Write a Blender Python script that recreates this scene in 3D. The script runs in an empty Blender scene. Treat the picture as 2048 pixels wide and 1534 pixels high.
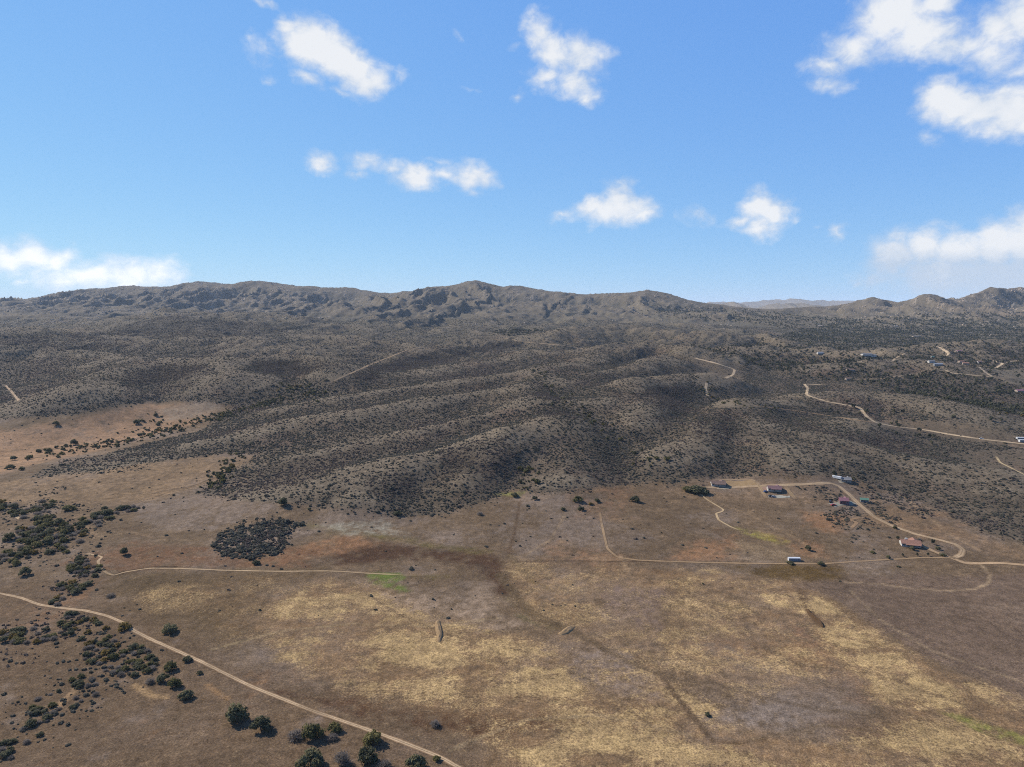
import bpy, bmesh, math, random
import numpy as np
from mathutils import Vector, Matrix

random.seed(7)
RNG = np.random.default_rng(11)
SC = bpy.context.scene
COL = SC.collection
R = math.radians

# ------------------------------------------------------------------ camera
CAM_H = 200.0
PITCH = R(6.3)
FPX = 1365.0                      # focal length in pixels of the 2048 px wide photograph
cd = bpy.data.cameras.new('camera')
cd.sensor_width = 36.0
cd.lens = 36.0 * FPX / 2048.0
cd.clip_start = 1.0
cd.clip_end = 80000.0
cam = bpy.data.objects.new('camera', cd)
COL.objects.link(cam)
cam.location = (0, 0, CAM_H)
cam.rotation_euler = (math.pi / 2 - PITCH, 0, 0)
SC.camera = cam

# ------------------------------------------------------------------ sun, sky, exposure
SUN_AZ = R(-58)                   # measured from +Y towards +X
SUN_EL = R(37)
SUN_DIR = Vector((math.sin(SUN_AZ) * math.cos(SUN_EL), math.cos(SUN_AZ) * math.cos(SUN_EL), math.sin(SUN_EL)))
sl = bpy.data.lights.new('sun', 'SUN')
sl.energy = 5.0
sl.angle = R(0.53)
sl.color = (1.0, 0.93, 0.82)
sun = bpy.data.objects.new('sun', sl)
COL.objects.link(sun)
sun.location = (-300, 200, 900)
sun.rotation_euler = SUN_DIR.to_track_quat('Z', 'Y').to_euler()

SC.view_settings.view_transform = 'Standard'
SC.view_settings.look = 'None'
SC.view_settings.exposure = 0.8
SC.view_settings.gamma = 1.0
SC.view_settings.use_curve_mapping = False
SC.render.engine = 'CYCLES'
SC.cycles.max_bounces = 5
SC.cycles.diffuse_bounces = 2
SC.cycles.glossy_bounces = 2
SC.cycles.transparent_max_bounces = 6
SC.cycles.volume_bounces = 0
SC.cycles.use_denoising = False
SC.cycles.pixel_filter_type = 'BLACKMAN_HARRIS'
SC.cycles.filter_width = 1.05


def pix_dir(px, py):
    """photo pixel (2048 x 1534) -> direction"""
    cx = (px - 1024.0) / FPX
    cy = -(py - 767.0) / FPX
    s, c = math.sin(PITCH), math.cos(PITCH)
    return np.stack([cx + 0 * cy, c + cy * s, -s + cy * c], -1)


def pix_angles(px, py):
    d = pix_dir(np.float64(px), np.float64(py))
    d = d / np.linalg.norm(d)
    return math.atan2(d[0], d[1]), math.asin(d[2])


world = bpy.data.worlds.new('World')
SC.world = world
world.use_nodes = True
WN, WL = world.node_tree.nodes, world.node_tree.links
WN.clear()


def wnode(t, **kw):
    n = WN.new(t)
    for k, v in kw.items():
        setattr(n, k, v)
    return n


def wmath(op, a, b=None, c=None, clamp=False):
    n = WN.new('ShaderNodeMath')
    n.operation = op
    n.use_clamp = clamp
    for i, v in enumerate((a, b, c)):
        if v is None:
            continue
        if isinstance(v, (int, float)):
            n.inputs[i].default_value = v
        else:
            WL.new(v, n.inputs[i])
    return n.outputs[0]


def wrange(v, a, b, lo=0.0, hi=1.0, smooth=True):
    n = WN.new('ShaderNodeMapRange')
    n.interpolation_type = 'SMOOTHSTEP' if smooth else 'LINEAR'
    WL.new(v, n.inputs[0])
    for i, q in enumerate((a, b, lo, hi)):
        n.inputs[i + 1].default_value = q
    return n.outputs[0]


def wmix(f, a, b):
    n = WN.new('ShaderNodeMix')
    n.data_type = 'RGBA'
    for i, v in ((0, f), (6, a), (7, b)):
        if isinstance(v, (int, float)):
            n.inputs[i].default_value = v
        elif isinstance(v, tuple):
            n.inputs[i].default_value = v
        else:
            WL.new(v, n.inputs[i])
    return n.outputs[2]


SKY_STRENGTH = 0.0574
sky = wnode('ShaderNodeTexSky', sky_type='NISHITA', sun_disc=False)
sky.sun_elevation = SUN_EL
sky.sun_rotation = SUN_AZ
sky.altitude = 1500
sky.air_density = 1.0
sky.dust_density = 0.0
sky.ozone_density = 4.0
# the photograph's tone curve holds the bright sky near the horizon back: a power per channel
ssep = wnode('ShaderNodeSeparateColor')
WL.new(sky.outputs[0], ssep.inputs[0])
scomb = wnode('ShaderNodeCombineColor')
for i_, (gain_, pow_) in enumerate(((1.50, .60), (2.67, .46), (6.6, .16))):
    WL.new(wmath('MULTIPLY', wmath('POWER', wmath('MAXIMUM', ssep.outputs[i_], 0.0001), pow_), gain_), scomb.inputs[i_])
SKYCOL = scomb.outputs[0]
tc = wnode('ShaderNodeTexCoord')
sep = wnode('ShaderNodeSeparateXYZ')
WL.new(tc.outputs['Generated'], sep.inputs[0])
AZ = wmath('ARCTAN2', sep.outputs[0], sep.outputs[1])
EL = wmath('ARCSINE', sep.outputs[2])
comb = wnode('ShaderNodeCombineXYZ')
WL.new(AZ, comb.inputs[0])
WL.new(EL, comb.inputs[1])


def wnoise(vec, scale, detail, rough, dist=0.0):
    n = wnode('ShaderNodeTexNoise')
    n.noise_dimensions = '3D'
    WL.new(vec, n.inputs['Vector'])
    n.inputs['Scale'].default_value = scale
    n.inputs['Detail'].default_value = detail
    n.inputs['Roughness'].default_value = rough
    n.inputs['Distortion'].default_value = dist
    return n


stretch = wnode('ShaderNodeMapping')
stretch.inputs['Scale'].default_value = (1.0, 1.3, 1.0)
WL.new(comb.outputs[0], stretch.inputs['Vector'])
# billow the coordinates so that cloud outlines break up
nd1 = wnoise(stretch.outputs[0], 26.0, 3.0, 0.55)
sub = wnode('ShaderNodeVectorMath', operation='SUBTRACT')
WL.new(nd1.outputs['Color'], sub.inputs[0])
sub.inputs[1].default_value = (0.5, 0.5, 0.5)
scl = wnode('ShaderNodeVectorMath', operation='SCALE')
WL.new(sub.outputs[0], scl.inputs[0])
scl.inputs['Scale'].default_value = 0.034
addv = wnode('ShaderNodeVectorMath', operation='ADD')
WL.new(comb.outputs[0], addv.inputs[0])
WL.new(scl.outputs[0], addv.inputs[1])
PV = addv.outputs[0]

# centre and radii of each puff as they stand in the sky: (x, y, rx, ry, turn, strength)
PUFFS = [
    (575, 48, 34, 26, 0, .95), (622, 88, 72, 58, 10, 1.25), (668, 112, 75, 55, 30, 1.25), (712, 138, 62, 46, 30, 1.15),
    (738, 160, 46, 40, 0, 1.05), (525, 105, 46, 34, 20, .5), (622, 162, 40, 24, 10, .68), (690, 188, 50, 16, 18, .55),
    (538, 160, 26, 15, 0, .5), (800, 158, 24, 26, 0, .48), (505, 80, 18, 30, 0, .42), (530, 8, 56, 15, 16, .6),
    (1076, 66, 36, 48, -25, .9), (1112, 108, 62, 48, 40, .95), (1162, 112, 60, 50, 20, .95), (1205, 118, 30, 22, 0, .62),
    (1150, 168, 58, 42, 20, .9), (1092, 158, 46, 34, 0, .8), (1170, 196, 40, 22, 0, .75), (1030, 90, 26, 18, 0, .42), (1036, 190, 20, 14, 0, .5),
    (645, 326, 40, 26, 0, .78), (735, 325, 52, 26, 0, .72), (790, 330, 44, 22, 10, .74), (832, 356, 56, 30, 0, .98),
    (718, 350, 36, 16, 0, .55), (945, 356, 52, 34, 0, .95), (892, 352, 44, 22, 0, .72), (885, 330, 44, 14, 12, .52),
    (1240, 396, 44, 40, 0, 1.0), (1235, 420, 80, 38, 0, 1.1), (1188, 414, 40, 26, 0, .95), (1286, 426, 40, 26, 0, .95), (1126, 430, 36, 16, -10, .58),
    (1522, 416, 46, 42, 20, 1.1), (1546, 430, 42, 40, 0, 1.1), (1486, 446, 52, 20, -6, .85), (1520, 456, 40, 24, 0, .9), (1394, 432, 46, 32, 0, .6),
    (1790, 24, 100, 62, 0, 1.1), (1850, 62, 100, 56, 0, 1.05), (1910, 92, 120, 40, 0, .9), (1715, 96, 100, 52, 0, .8), (1660, 128, 62, 34, 10, .85),
    (1660, 166, 56, 22, 8, .75), (2000, 60, 90, 62, -15, .95), (2048, 30, 80, 70, 0, 1.0), (1985, 112, 90, 50, 30, .75), (2040, 140, 60, 40, 0, .6), (1870, 10, 60, 26, 0, 1.0),
    (1882, 196, 58, 48, 0, 1.25), (1955, 214, 100, 48, 0, 1.25), (2030, 222, 84, 58, 0, 1.2), (1985, 250, 90, 34, 0, .85), (2045, 258, 60, 34, 0, .8), (1854, 280, 30, 26, 0, .55),
    (1790, 512, 66, 52, 0, 1.1), (1850, 500, 56, 48, 0, 1.15), (1918, 506, 64, 48, 0, 1.15), (1990, 494, 70, 54, 0, 1.15), (2052, 478, 70, 60, 0, 1.2),
    (1900, 552, 190, 56, 0, 1.0), (2020, 556, 160, 66, 0, 1.1), (1718, 567, 26, 10, 0, .55), (1760, 555, 46, 40, 0, .7),
    (66, 512, 60, 44, 0, 1.1), (14, 520, 60, 44, 0, 1.1), (112, 522, 52, 44, 0, 1.0), (180, 556, 80, 36, 0, 1.0), (256, 552, 76, 44, 0, 1.05),
    (322, 550, 60, 40, 0, .95), (130, 560, 90, 26, 0, .8), (372, 562, 26, 16, 0, .6), (40, 568, 56, 10, 0, .5),
    (1676, 460, 26, 20, -40, .62), (1636, 456, 20, 10, 0, .5), (920, 70, 22, 14, 20, .42), (950, 182, 36, 10, 0, .38), (940, 375, 30, 14, 0, .6),
]
dens = None
for (px, py, rx, ry, rot, st) in PUFFS:
    a0, e0 = pix_angles(px, py)
    a1, _ = pix_angles(px + 10, py)
    _, e1 = pix_angles(px, py + 10)
    mp = WN.new('ShaderNodeMapping')
    mp.vector_type = 'TEXTURE'
    mp.inputs['Location'].default_value = (a0, e0, 0)
    mp.inputs['Rotation'].default_value = (0, 0, R(-rot))
    mp.inputs['Scale'].default_value = (abs(a1 - a0) * rx * 0.145, abs(e1 - e0) * ry * 0.145, 1.0)
    WL.new(PV, mp.inputs['Vector'])
    gr = WN.new('ShaderNodeTexGradient')
    gr.gradient_type = 'SPHERICAL'
    WL.new(mp.outputs[0], gr.inputs[0])
    v = wmath('MULTIPLY', gr.outputs['Fac'], st)
    if dens is None:
        dens = v
    else:
        n = WN.new('ShaderNodeMath')
        n.operation = 'SMOOTH_MAX'
        WL.new(dens, n.inputs[0])
        WL.new(v, n.inputs[1])
        n.inputs[2].default_value = 0.10
        dens = n.outputs[0]
# scattered cloud of the same kind goes on outside the view
nb = wnoise(stretch.outputs[0], 3.2, 3.0, 0.5)
out_f = wrange(wmath('ABSOLUTE', AZ), 0.85, 1.2)
out_e = wrange(EL, 0.62, 0.8)
lowcut = wrange(EL, -0.02, 0.05)
elsewhere = wmath('MULTIPLY', wmath('MAXIMUM', out_f, out_e), lowcut)
gen = wmath('MULTIPLY', wrange(nb.outputs['Fac'], 0.56, 0.78), elsewhere)
dens = wmath('MAXIMUM', dens, gen)
nf = wnoise(stretch.outputs[0], 42.0, 9.0, 0.66, 0.3)
nl = wnoise(stretch.outputs[0], 15.0, 4.0, 0.5)
edge = wmath('MULTIPLY', wmath('SUBTRACT', nf.outputs['Fac'], 0.5), 0.75)
edge2 = wmath('MULTIPLY', wmath('SUBTRACT', nl.outputs['Fac'], 0.5), 0.35)
present = wrange(dens, 0.06, 0.22)
body = wmath('SUBTRACT', wmath('ADD', dens, wmath('MULTIPLY', wmath('ADD', edge, edge2), present)), 0.05)
alpha = wrange(body, 0.10, 0.82)
alpha = wmath('MULTIPLY', alpha, 0.97)
# thick parts are white, thin parts and undersides a soft blue grey
core = wrange(body, 0.3, 1.0)
lum = wmath('ADD', wmath('MULTIPLY', core, 0.62), wmath('MULTIPLY', wmath('SUBTRACT', nf.outputs['Fac'], 0.5), 0.35))
lowsky = wrange(EL, 0.008, 0.04)
lum = wmath('ADD', lum, wmath('MULTIPLY', lowsky, 0.42))
shade_ = wmath('MULTIPLY', wrange(AZ, 0.42, 0.50), wrange(EL, 0.085, 0.045))
lum = wmath('SUBTRACT', lum, wmath('MULTIPLY', shade_, 0.95))
lum = wmath('ADD', lum, wmath('MULTIPLY', wmath('SUBTRACT', nl.outputs['Fac'], 0.5), 1.7), clamp=True)
lowc = wmath('ADD', wmath('MULTIPLY', wrange(EL, 0.16, 0.02, 0.0, 0.26), wrange(AZ, 0.5, 0.1)), 1.0)
ccol = wmix(lum, (5.5, 6.5, 7.9, 1), (8.7, 8.9, 9.2, 1))
cs_ = wnode('ShaderNodeVectorMath', operation='SCALE')
WL.new(ccol, cs_.inputs[0])
WL.new(lowc, cs_.inputs['Scale'])
skyc = wmix(alpha, SKYCOL, cs_.outputs[0])
bg = wnode('ShaderNodeBackground')
WL.new(skyc, bg.inputs['Color'])
bg.inputs['Strength'].default_value = SKY_STRENGTH
wo = wnode('ShaderNodeOutputWorld')
WL.new(bg.outputs[0], wo.inputs['Surface'])


# ------------------------------------------------------------------ helpers
def lin(r, g, b):
    f = lambda c: (c / 255.0 / 12.92) if c / 255.0 <= 0.04045 else ((c / 255.0 + 0.055) / 1.055) ** 2.4
    return np.array([f(r) * .72, f(g) * .715, f(b) * .625])


_P = np.random.default_rng(5).permutation(4096).astype(np.int64)
_G = np.random.default_rng(6).uniform(0, 2 * math.pi, 4096)
_GX, _GY = np.cos(_G), np.sin(_G)


def perlin(x, y, seed=0):
    xi = np.floor(x)
    yi = np.floor(y)
    xf = x - xi
    yf = y - yi
    xi = xi.astype(np.int64)
    yi = yi.astype(np.int64) + seed * 131

    def g(ix, iy, fx, fy):
        h = _P[(_P[ix & 4095] + iy) & 4095]
        return _GX[h] * fx + _GY[h] * fy
    u = xf * xf * xf * (xf * (xf * 6 - 15) + 10)
    v = yf * yf * yf * (yf * (yf * 6 - 15) + 10)
    a = g(xi, yi, xf, yf)
    b = g(xi + 1, yi, xf - 1, yf)
    c = g(xi, yi + 1, xf, yf - 1)
    d = g(xi + 1, yi + 1, xf - 1, yf - 1)
    a = a + u * (b - a)
    c = c + u * (d - c)
    return (a + v * (c - a)) * 1.45


def fbm(x, y, scale, octs=4, seed=0, rough=0.5):
    s = 0.0
    a = 1.0
    t = 0.0
    f = 1.0 / scale
    for o in range(octs):
        s = s + a * perlin(x * f + 17.3 * o, y * f - 9.1 * o, seed + o)
        t += a
        a *= rough
        f *= 2.03
    return s / t


def ridged(x, y, scale, octs=4, seed=0):
    s = 0.0
    a = 1.0
    t = 0.0
    f = 1.0 / scale
    for o in range(octs):
        s = s + a * (1 - np.abs(perlin(x * f + 31.7 * o, y * f + 5.3 * o, seed + o)) * 1.7)
        t += a
        a *= 0.5
        f *= 2.07
    return s / t


def sstep(v, a, b):
    t = np.clip((v - a) / (b - a), 0, 1)
    return t * t * (3 - 2 * t)


def seg_dist(X, Y, pts):
    """distance to a polyline, and the running value (index + fraction) of the nearest point"""
    best = np.full(X.shape, 1e18)
    tt = np.zeros(X.shape)
    for i in range(len(pts) - 1):
        ax, ay = pts[i][:2]
        bx, by = pts[i + 1][:2]
        dx, dy = bx - ax, by - ay
        L = dx * dx + dy * dy + 1e-9
        t = np.clip(((X - ax) * dx + (Y - ay) * dy) / L, 0, 1)
        d = (X - ax - t * dx) ** 2 + (Y - ay - t * dy) ** 2
        m = d < best
        best = np.where(m, d, best)
        tt = np.where(m, i + t, tt)
    return np.sqrt(best), tt


# ------------------------------------------------------------------ the terrain
rows = np.concatenate([
    np.linspace(-320, 200, 22, endpoint=False),
    200 * np.exp(np.linspace(0, math.log(9000 / 200.0), 790, endpoint=False)),
    9000 * np.exp(np.linspace(0, math.log(26500 / 9000.0), 24)),
])
NV = len(rows)
NU = 820
us = np.linspace(-1, 1, NU)


def half_w(y):
    return np.maximum(500.0, 0.92 * y + 160.0)


GX = half_w(rows)[:, None] * us[None, :]
GY = np.repeat(rows[:, None], NU, 1)

_bp = np.array([(-400, 0), (500, 0), (650, 2), (800, 4), (1000, 7), (1300, 14), (1700, 30), (2200, 53), (2800, 80), (3500, 107),
                (4300, 137), (5200, 152), (6500, 130), (8000, 90), (46000, 60)], float)


def base_height(x, y):
    z = np.interp(y, _bp[:, 0], _bp[:, 1])
    q = x / np.maximum(y, 300)
    # the wooded basin on the right lies lower
    z = z - 22 * sstep(q, 0.22, 0.5) * sstep(y, 1500, 2400) * (1 - sstep(y, 3500, 4600))
    # the meadow valley on the left too
    z = z - 14 * sstep(-q, 0.25, 0.5) * sstep(y, 750, 1000) * (1 - sstep(y, 1300, 1900))
    return z


def pt(px, py, Y):
    d = pix_dir(np.float64(px), np.float64(py))
    d = d / d[1]
    return (d[0] * Y, Y, CAM_H + d[2] * Y)


# crest lines: photo position and depth of points along each crest, half width, sharpness
HILLS = [
    # front spine of the central hills
    ([(560, 985, 735), (640, 965, 762), (730, 938, 800), (800, 920, 825), (880, 900, 860), (1000, 868, 915), (1075, 852, 960), (1110, 846, 1010)], 75, 1.7),
    ([(1110, 846, 1010), (1085, 810, 1130), (1070, 778, 1300), (1110, 745, 1520), (1160, 716, 1800), (1210, 697, 2150)], 105, 1.6),
    ([(1110, 848, 1000), (1135, 880, 920), (1140, 915, 850), (1120, 950, 780)], 62, 1.7),
    ([(1000, 868, 915), (960, 905, 840), (930, 950, 770)], 52, 1.7),
    ([(800, 920, 825), (760, 950, 775), (720, 985, 720)], 48, 1.7),
    # spurs running down to the left
    ([(1085, 812, 1120), (980, 832, 1060), (850, 858, 1000), (720, 885, 950), (600, 912, 890), (520, 935, 850)], 62, 1.6),
    ([(1075, 776, 1310), (960, 785, 1260), (840, 800, 1200), (700, 822, 1130), (560, 850, 1070), (440, 878, 1010)], 78, 1.6),
    ([(1110, 746, 1510), (1000, 752, 1480), (900, 765, 1420), (780, 782, 1350), (660, 800, 1290), (560, 815, 1240)], 80, 1.6),
    ([(1180, 708, 1950), (1080, 705, 2000), (980, 722, 1820), (880, 742, 1640), (780, 758, 1530), (700, 770, 1480)], 105, 1.6),
    ([(1020, 672, 2750), (930, 684, 2550), (850, 698, 2330), (770, 722, 1980), (700, 748, 1720)], 130, 1.6),
    # right of the central gully
    ([(1330, 712, 1900), (1260, 730, 1680), (1200, 745, 1540), (1150, 772, 1350)], 85, 1.6),
    ([(1420, 745, 1560), (1340, 752, 1480), (1275, 766, 1370), (1220, 785, 1250), (1185, 805, 1150)], 85, 1.6),
    ([(1275, 768, 1360), (1290, 800, 1180), (1270, 835, 1040)], 70, 1.6),
    ([(1560, 800, 1260), (1480, 806, 1200), (1430, 826, 1090), (1400, 858, 970), (1340, 895, 880)], 70, 1.6),
    ([(1480, 808, 1190), (1520, 838, 1060), (1545, 880, 930), (1570, 925, 830)], 72, 1.6),
    ([(1700, 840, 1110), (1620, 858, 1020), (1620, 900, 890)], 85, 1.6),
    ([(1990, 948, 800), (1880, 930, 840), (1760, 905, 890), (1660, 880, 960)], 75, 1.6),
    # low rise between the near track and the hills
    ([(440, 1075, 580), (520, 1070, 588), (590, 1063, 602)], 36, 1.8),
    # left flank hills
    ([(440, 742, 1800), (500, 716, 1950), (560, 706, 2020), (620, 711, 1990), (680, 730, 1800)], 120, 1.7),
    ([(180, 765, 1560), (260, 735, 1800), (330, 717, 1950), (400, 722, 1880), (450, 745, 1700)], 130, 1.7),
    ([(-80, 700, 2200), (60, 692, 2300), (160, 700, 2250), (260, 712, 2100)], 150, 1.6),
    ([(-120, 668, 2900), (20, 656, 3000), (100, 655, 3050), (190, 668, 2900), (270, 684, 2700)], 260, 1.6),
    ([(330, 668, 3000), (430, 672, 2850), (540, 684, 2600), (640, 690, 2500)], 150, 1.6),
    ([(600, 668, 3200), (700, 676, 2950), (790, 690, 2600)], 150, 1.6),
    ([(130, 672, 3500), (210, 650, 3750), (280, 632, 3950), (330, 622, 4050), (400, 630, 4000), (470, 626, 4050), (540, 632, 3950), (620, 648, 3700)], 330, 1.6),
    ([(330, 622, 4050), (380, 650, 3500), (470, 672, 3000)], 220, 1.5),
    ([(-150, 640, 4600), (-20, 628, 4700), (80, 628, 4700), (150, 640, 4400)], 220, 1.4),
    # knolls in front of the range, centre and right
    ([(1120, 664, 3100), (1190, 652, 3350), (1260, 650, 3400), (1330, 662, 3200)], 130, 1.5),
    ([(1400, 668, 3000), (1470, 664, 3080), (1520, 666, 3040), (1580, 678, 2850)], 120, 1.5),
    ([(1240, 690, 2400), (1320, 684, 2450), (1400, 692, 2300)], 120, 1.5),
    ([(1500, 690, 2500), (1600, 690, 2480), (1700, 700, 2350)], 130, 1.5),
    ([(1700, 720, 2150), (1800, 716, 2200), (1900, 725, 2080)], 140, 1.5),
    ([(1650, 785, 1500), (1720, 780, 1540), (1800, 790, 1480), (1880, 806, 1380)], 110, 1.5),
    ([(1880, 690, 2700), (1980, 684, 2800), (2080, 690, 2750)], 170, 1.5),
]
RANGE = [
    ([(-420, 590, 7000), (-200, 600, 6900), (0, 607, 6800), (60, 606, 6800), (130, 590, 6800), (180, 583, 6750), (220, 576, 6700), (272, 572, 6700), (330, 574, 6600),
      (370, 568, 6600), (415, 563, 6600), (465, 568, 6500), (518, 561, 6500), (600, 571, 6400), (680, 575, 6300), (735, 581, 6200), (800, 588, 6100),
      (860, 580, 5900), (905, 571, 5800), (950, 562, 5700), (985, 568, 5700), (1005, 573, 5700), (1035, 570, 5700), (1090, 581, 5600), (1160, 589, 5600), (1215, 591, 5500)], 1750, 1.45),
    ([(1215, 591, 5500), (1260, 585, 5300), (1300, 580, 5200), (1340, 589, 5150), (1380, 600, 5100), (1440, 609, 5100), (1500, 618, 5000)], 1250, 1.4),
    ([(1480, 619, 5000), (1560, 617, 4900), (1640, 612, 4900), (1690, 609, 4900), (1720, 600, 4800), (1742, 595, 4750), (1770, 600, 4750), (1800, 607, 4700)], 520, 1.2),
    ([(1790, 606, 4700), (1820, 598, 4650), (1850, 588, 4600), (1880, 596, 4650), (1910, 598, 4700), (1940, 596, 4800), (1965, 580, 4900), (1985, 574, 4900), (2048, 574, 4950),
      (2150, 590, 4950), (2400, 580, 5000)], 680, 1.2),
    # spurs coming forward off the range
    ([(950, 564, 5700), (935, 590, 5200), (880, 612, 4750), (800, 634, 4300)], 330, 1.25),
    ([(955, 564, 5700), (1000, 590, 5200), (1030, 618, 4600), (1020, 642, 4100)], 300, 1.25),
    ([(1090, 583, 5600), (1110, 600, 5100), (1150, 622, 4600), (1170, 640, 4200)], 300, 1.25),
    ([(1300, 582, 5200), (1330, 604, 4800), (1370, 628, 4300), (1400, 646, 3900)], 300, 1.25),
    ([(1420, 607, 5100), (1480, 622, 4700), (1560, 640, 4200)], 260, 1.25),
    ([(518, 562, 6500), (500, 585, 6000), (440, 610, 5400)], 330, 1.25),
    ([(680, 576, 6300), (690, 595, 5900), (660, 622, 5300)], 330, 1.25),
    ([(800, 588, 6100), (790, 605, 5700), (760, 628, 5100)], 300, 1.25),
    ([(272, 573, 6700), (290, 592, 6200), (260, 615, 5600)], 330, 1.25),
    ([(1850, 590, 4600), (1830, 606, 4300), (1800, 624, 3900)], 230, 1.2),
    ([(1985, 576, 4900), (1990, 604, 4400), (1960, 628, 3900)], 260, 1.2),
]


def features(X, Y, feats, rel=None, pw=5.0, wk=1.0, nsky=99, dk=1.0, shp=None):
    acc = np.zeros(X.shape)
    for fi, (pts_, w, sh) in enumerate(feats):
        w = w * wk
        sh = shp or sh
        P = np.array([pt(p[0], p[1], p[2] * dk) for p in pts_])
        hc = P[:, 2] - base_height(P[:, 0], P[:, 1])
        pad = w * 3.2
        m = (X > P[:, 0].min() - pad) & (X < P[:, 0].max() + pad) & (Y > P[:, 1].min() - pad) & (Y < P[:, 1].max() + pad)
        if not m.any():
            continue
        d, t = seg_dist(X[m], Y[m], P)
        hc = np.maximum(hc, 0.0)
        if fi >= nsky:
            hc[0] *= .78
        h = np.interp(t, np.arange(len(P)), hc)
        if fi < nsky and nsky < 99:              # a range falls off quickly beyond its ends
            for a_, b_ in ((P[1], P[0]), (P[-2], P[-1])):
                dx, dy = b_[0] - a_[0], b_[1] - a_[1]
                L = math.hypot(dx, dy)
                over = np.maximum(0, ((X[m] - b_[0]) * dx + (Y[m] - b_[1]) * dy) / L)
                d = np.sqrt(d * d + (3.0 * over) ** 2)
        e = np.exp(-(d / w) ** sh)
        acc[m] += (h * e) ** pw
        if rel is not None and fi < nsky:
            rel[m] = np.maximum(rel[m], e)
    return acc ** (1.0 / pw)


def build_height(X, Y):
    sh = X.shape
    X = X.ravel()
    Y = Y.ravel()
    b = base_height(X, Y)
    wx = X + 0.07 * np.clip(Y, 300, 3000) * 0.55 * fbm(X, Y, 330, 3, 41)
    wy = Y + 0.07 * np.clip(Y, 300, 3000) * 0.55 * fbm(X, Y, 330, 3, 47)
    hl = features(wx, wy, HILLS[:5], None, 5.0, 1.12, 99, .905, 2.0)
    hls = features(wx, wy, HILLS[5:10], None, 5.0, 1.0, 99, .93, 2.0) * .95
    hlr = features(wx, wy, HILLS[10:17], None, 5.0, 1.2, 99, .895, 2.0)
    hl = (hl ** 5 + hls ** 5 + hlr ** 5) ** .2
    hl2_ = features(wx, wy, HILLS[18:], None, 5.0, 1.25, 99, .80, 1.7)
    knoll = features(wx, wy, HILLS[17:18], None, 5.0, 1.0, 99, .985)
    hl = (hl ** 5 + hl2_ ** 5 + knoll ** 5) ** .2
    broad = np.maximum.reduce([features(wx, wy, HILLS[5:10], None, 5.0, 2.5, 99, .93) * .80, features(wx, wy, HILLS[:5], None, 5.0, 2.5, 99, .905) * .56,
                               features(wx, wy, HILLS[10:16], None, 5.0, 2.4, 99, .895) * .42])
    hl = (hl ** 4 + broad ** 4) ** .25
    rel = np.zeros(X.shape)
    hr = features(X + 60 * fbm(X, Y, 500, 2, 51), Y + 60 * fbm(X, Y, 500, 2, 57), RANGE, rel, 7.0, 1.0, 4)
    far = sstep(Y, 2600, 4200)
    # gullies: cut the flanks, leave the crests
    qx = X + 90 * fbm(X, Y, 260, 3, 63)
    g1 = np.clip(ridged(qx, Y * .34 + X * .10, 310, 5, 61), 0, 1)
    gully = (1 - g1)
    flank_r = np.clip(hr / 240.0, 0, 1) ** .8
    hr2 = hr - gully * 225 * flank_r * (1 - sstep(rel, .72, .985) * .95) + fbm(X, Y, 110, 5, 71, .58) * (14 + 16 * sstep(X / np.maximum(Y, 1), .35, .5)) * flank_r ** .6 + fbm(X, Y, 42, 3, 75, .6) * 7 * flank_r
    g2 = ridged(X, Y, 150, 4, 81)
    n_h = np.clip(hl / 18.0, 0, 1)
    amp = 4.0 + 19.0 * sstep(Y, 1250, 2300)
    hl2 = hl + n_h * amp * (g2 - 0.62) * 1.0 + n_h * fbm(X, Y, 45, 3, 91) * .9
    z = b + (np.maximum(hl2, 0) ** 3 + np.maximum(hr2, 0) ** 3) ** (1 / 3.0)
    # gentle swells of the plain
    z = z + fbm(X, Y, 260, 3, 101) * (1.6 + 9 * far) + fbm(X, Y, 55, 3, 111) * 0.35 * (1 - far)
    mid = sstep(Y, 1000, 1500) * (1 - sstep(Y, 3600, 4600))
    z = z + mid * (fbm(X, Y, 330, 4, 121) * 8 + (ridged(X + 90 * fbm(X, Y, 400, 2, 123), Y * .8, 620, 3, 127) - .55) * 10)
    return z.reshape(sh), hl.reshape(sh), hr.reshape(sh)


GZ, HL, HR = build_height(GX, GY)


def gsample(A, x, y):
    """bilinear look-up of a grid array at world x, y"""
    x = np.asarray(x, float)
    y = np.asarray(y, float)
    j = np.clip(np.searchsorted(rows, y) - 1, 0, NV - 2)
    fv = np.clip((y - rows[j]) / (rows[j + 1] - rows[j]), 0, 1)
    w = half_w(rows[j]) * (1 - fv) + half_w(rows[j + 1]) * fv
    u = np.clip((x / w + 1) / 2 * (NU - 1), 0, NU - 1.001)
    i = u.astype(int)
    fu = u - i
    a = A[j, i] * (1 - fu) + A[j, i + 1] * fu
    c = A[j + 1, i] * (1 - fu) + A[j + 1, i + 1] * fu
    return a * (1 - fv) + c * fv


_ty = 150 * np.exp(np.linspace(0, math.log(8500 / 150.0), 1500))


def at(px, py):
    """the ground point seen at a photo pixel (arrays allowed) -> (n, 3)"""
    px = np.atleast_1d(np.asarray(px, float))
    py = np.atleast_1d(np.asarray(py, float))
    d = pix_dir(px, py)
    d = d / d[:, 1:2]
    out = np.zeros((len(px), 3))
    for k in range(len(px)):
        x = d[k, 0] * _ty
        zr = CAM_H + d[k, 2] * _ty
        g = gsample(GZ, x, _ty)
        hit = np.nonzero(zr <= g)[0]
        if len(hit) == 0:
            y = 6000.0
        else:
            h = hit[0]
            if h == 0:
                y = _ty[0]
            else:
                e0 = zr[h - 1] - g[h - 1]
                e1 = zr[h] - g[h]
                y = _ty[h - 1] + (_ty[h] - _ty[h - 1]) * e0 / (e0 - e1 + 1e-9)
        out[k] = (d[k, 0] * y, y, float(gsample(GZ, d[k, 0] * y, y)))
    return out


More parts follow.
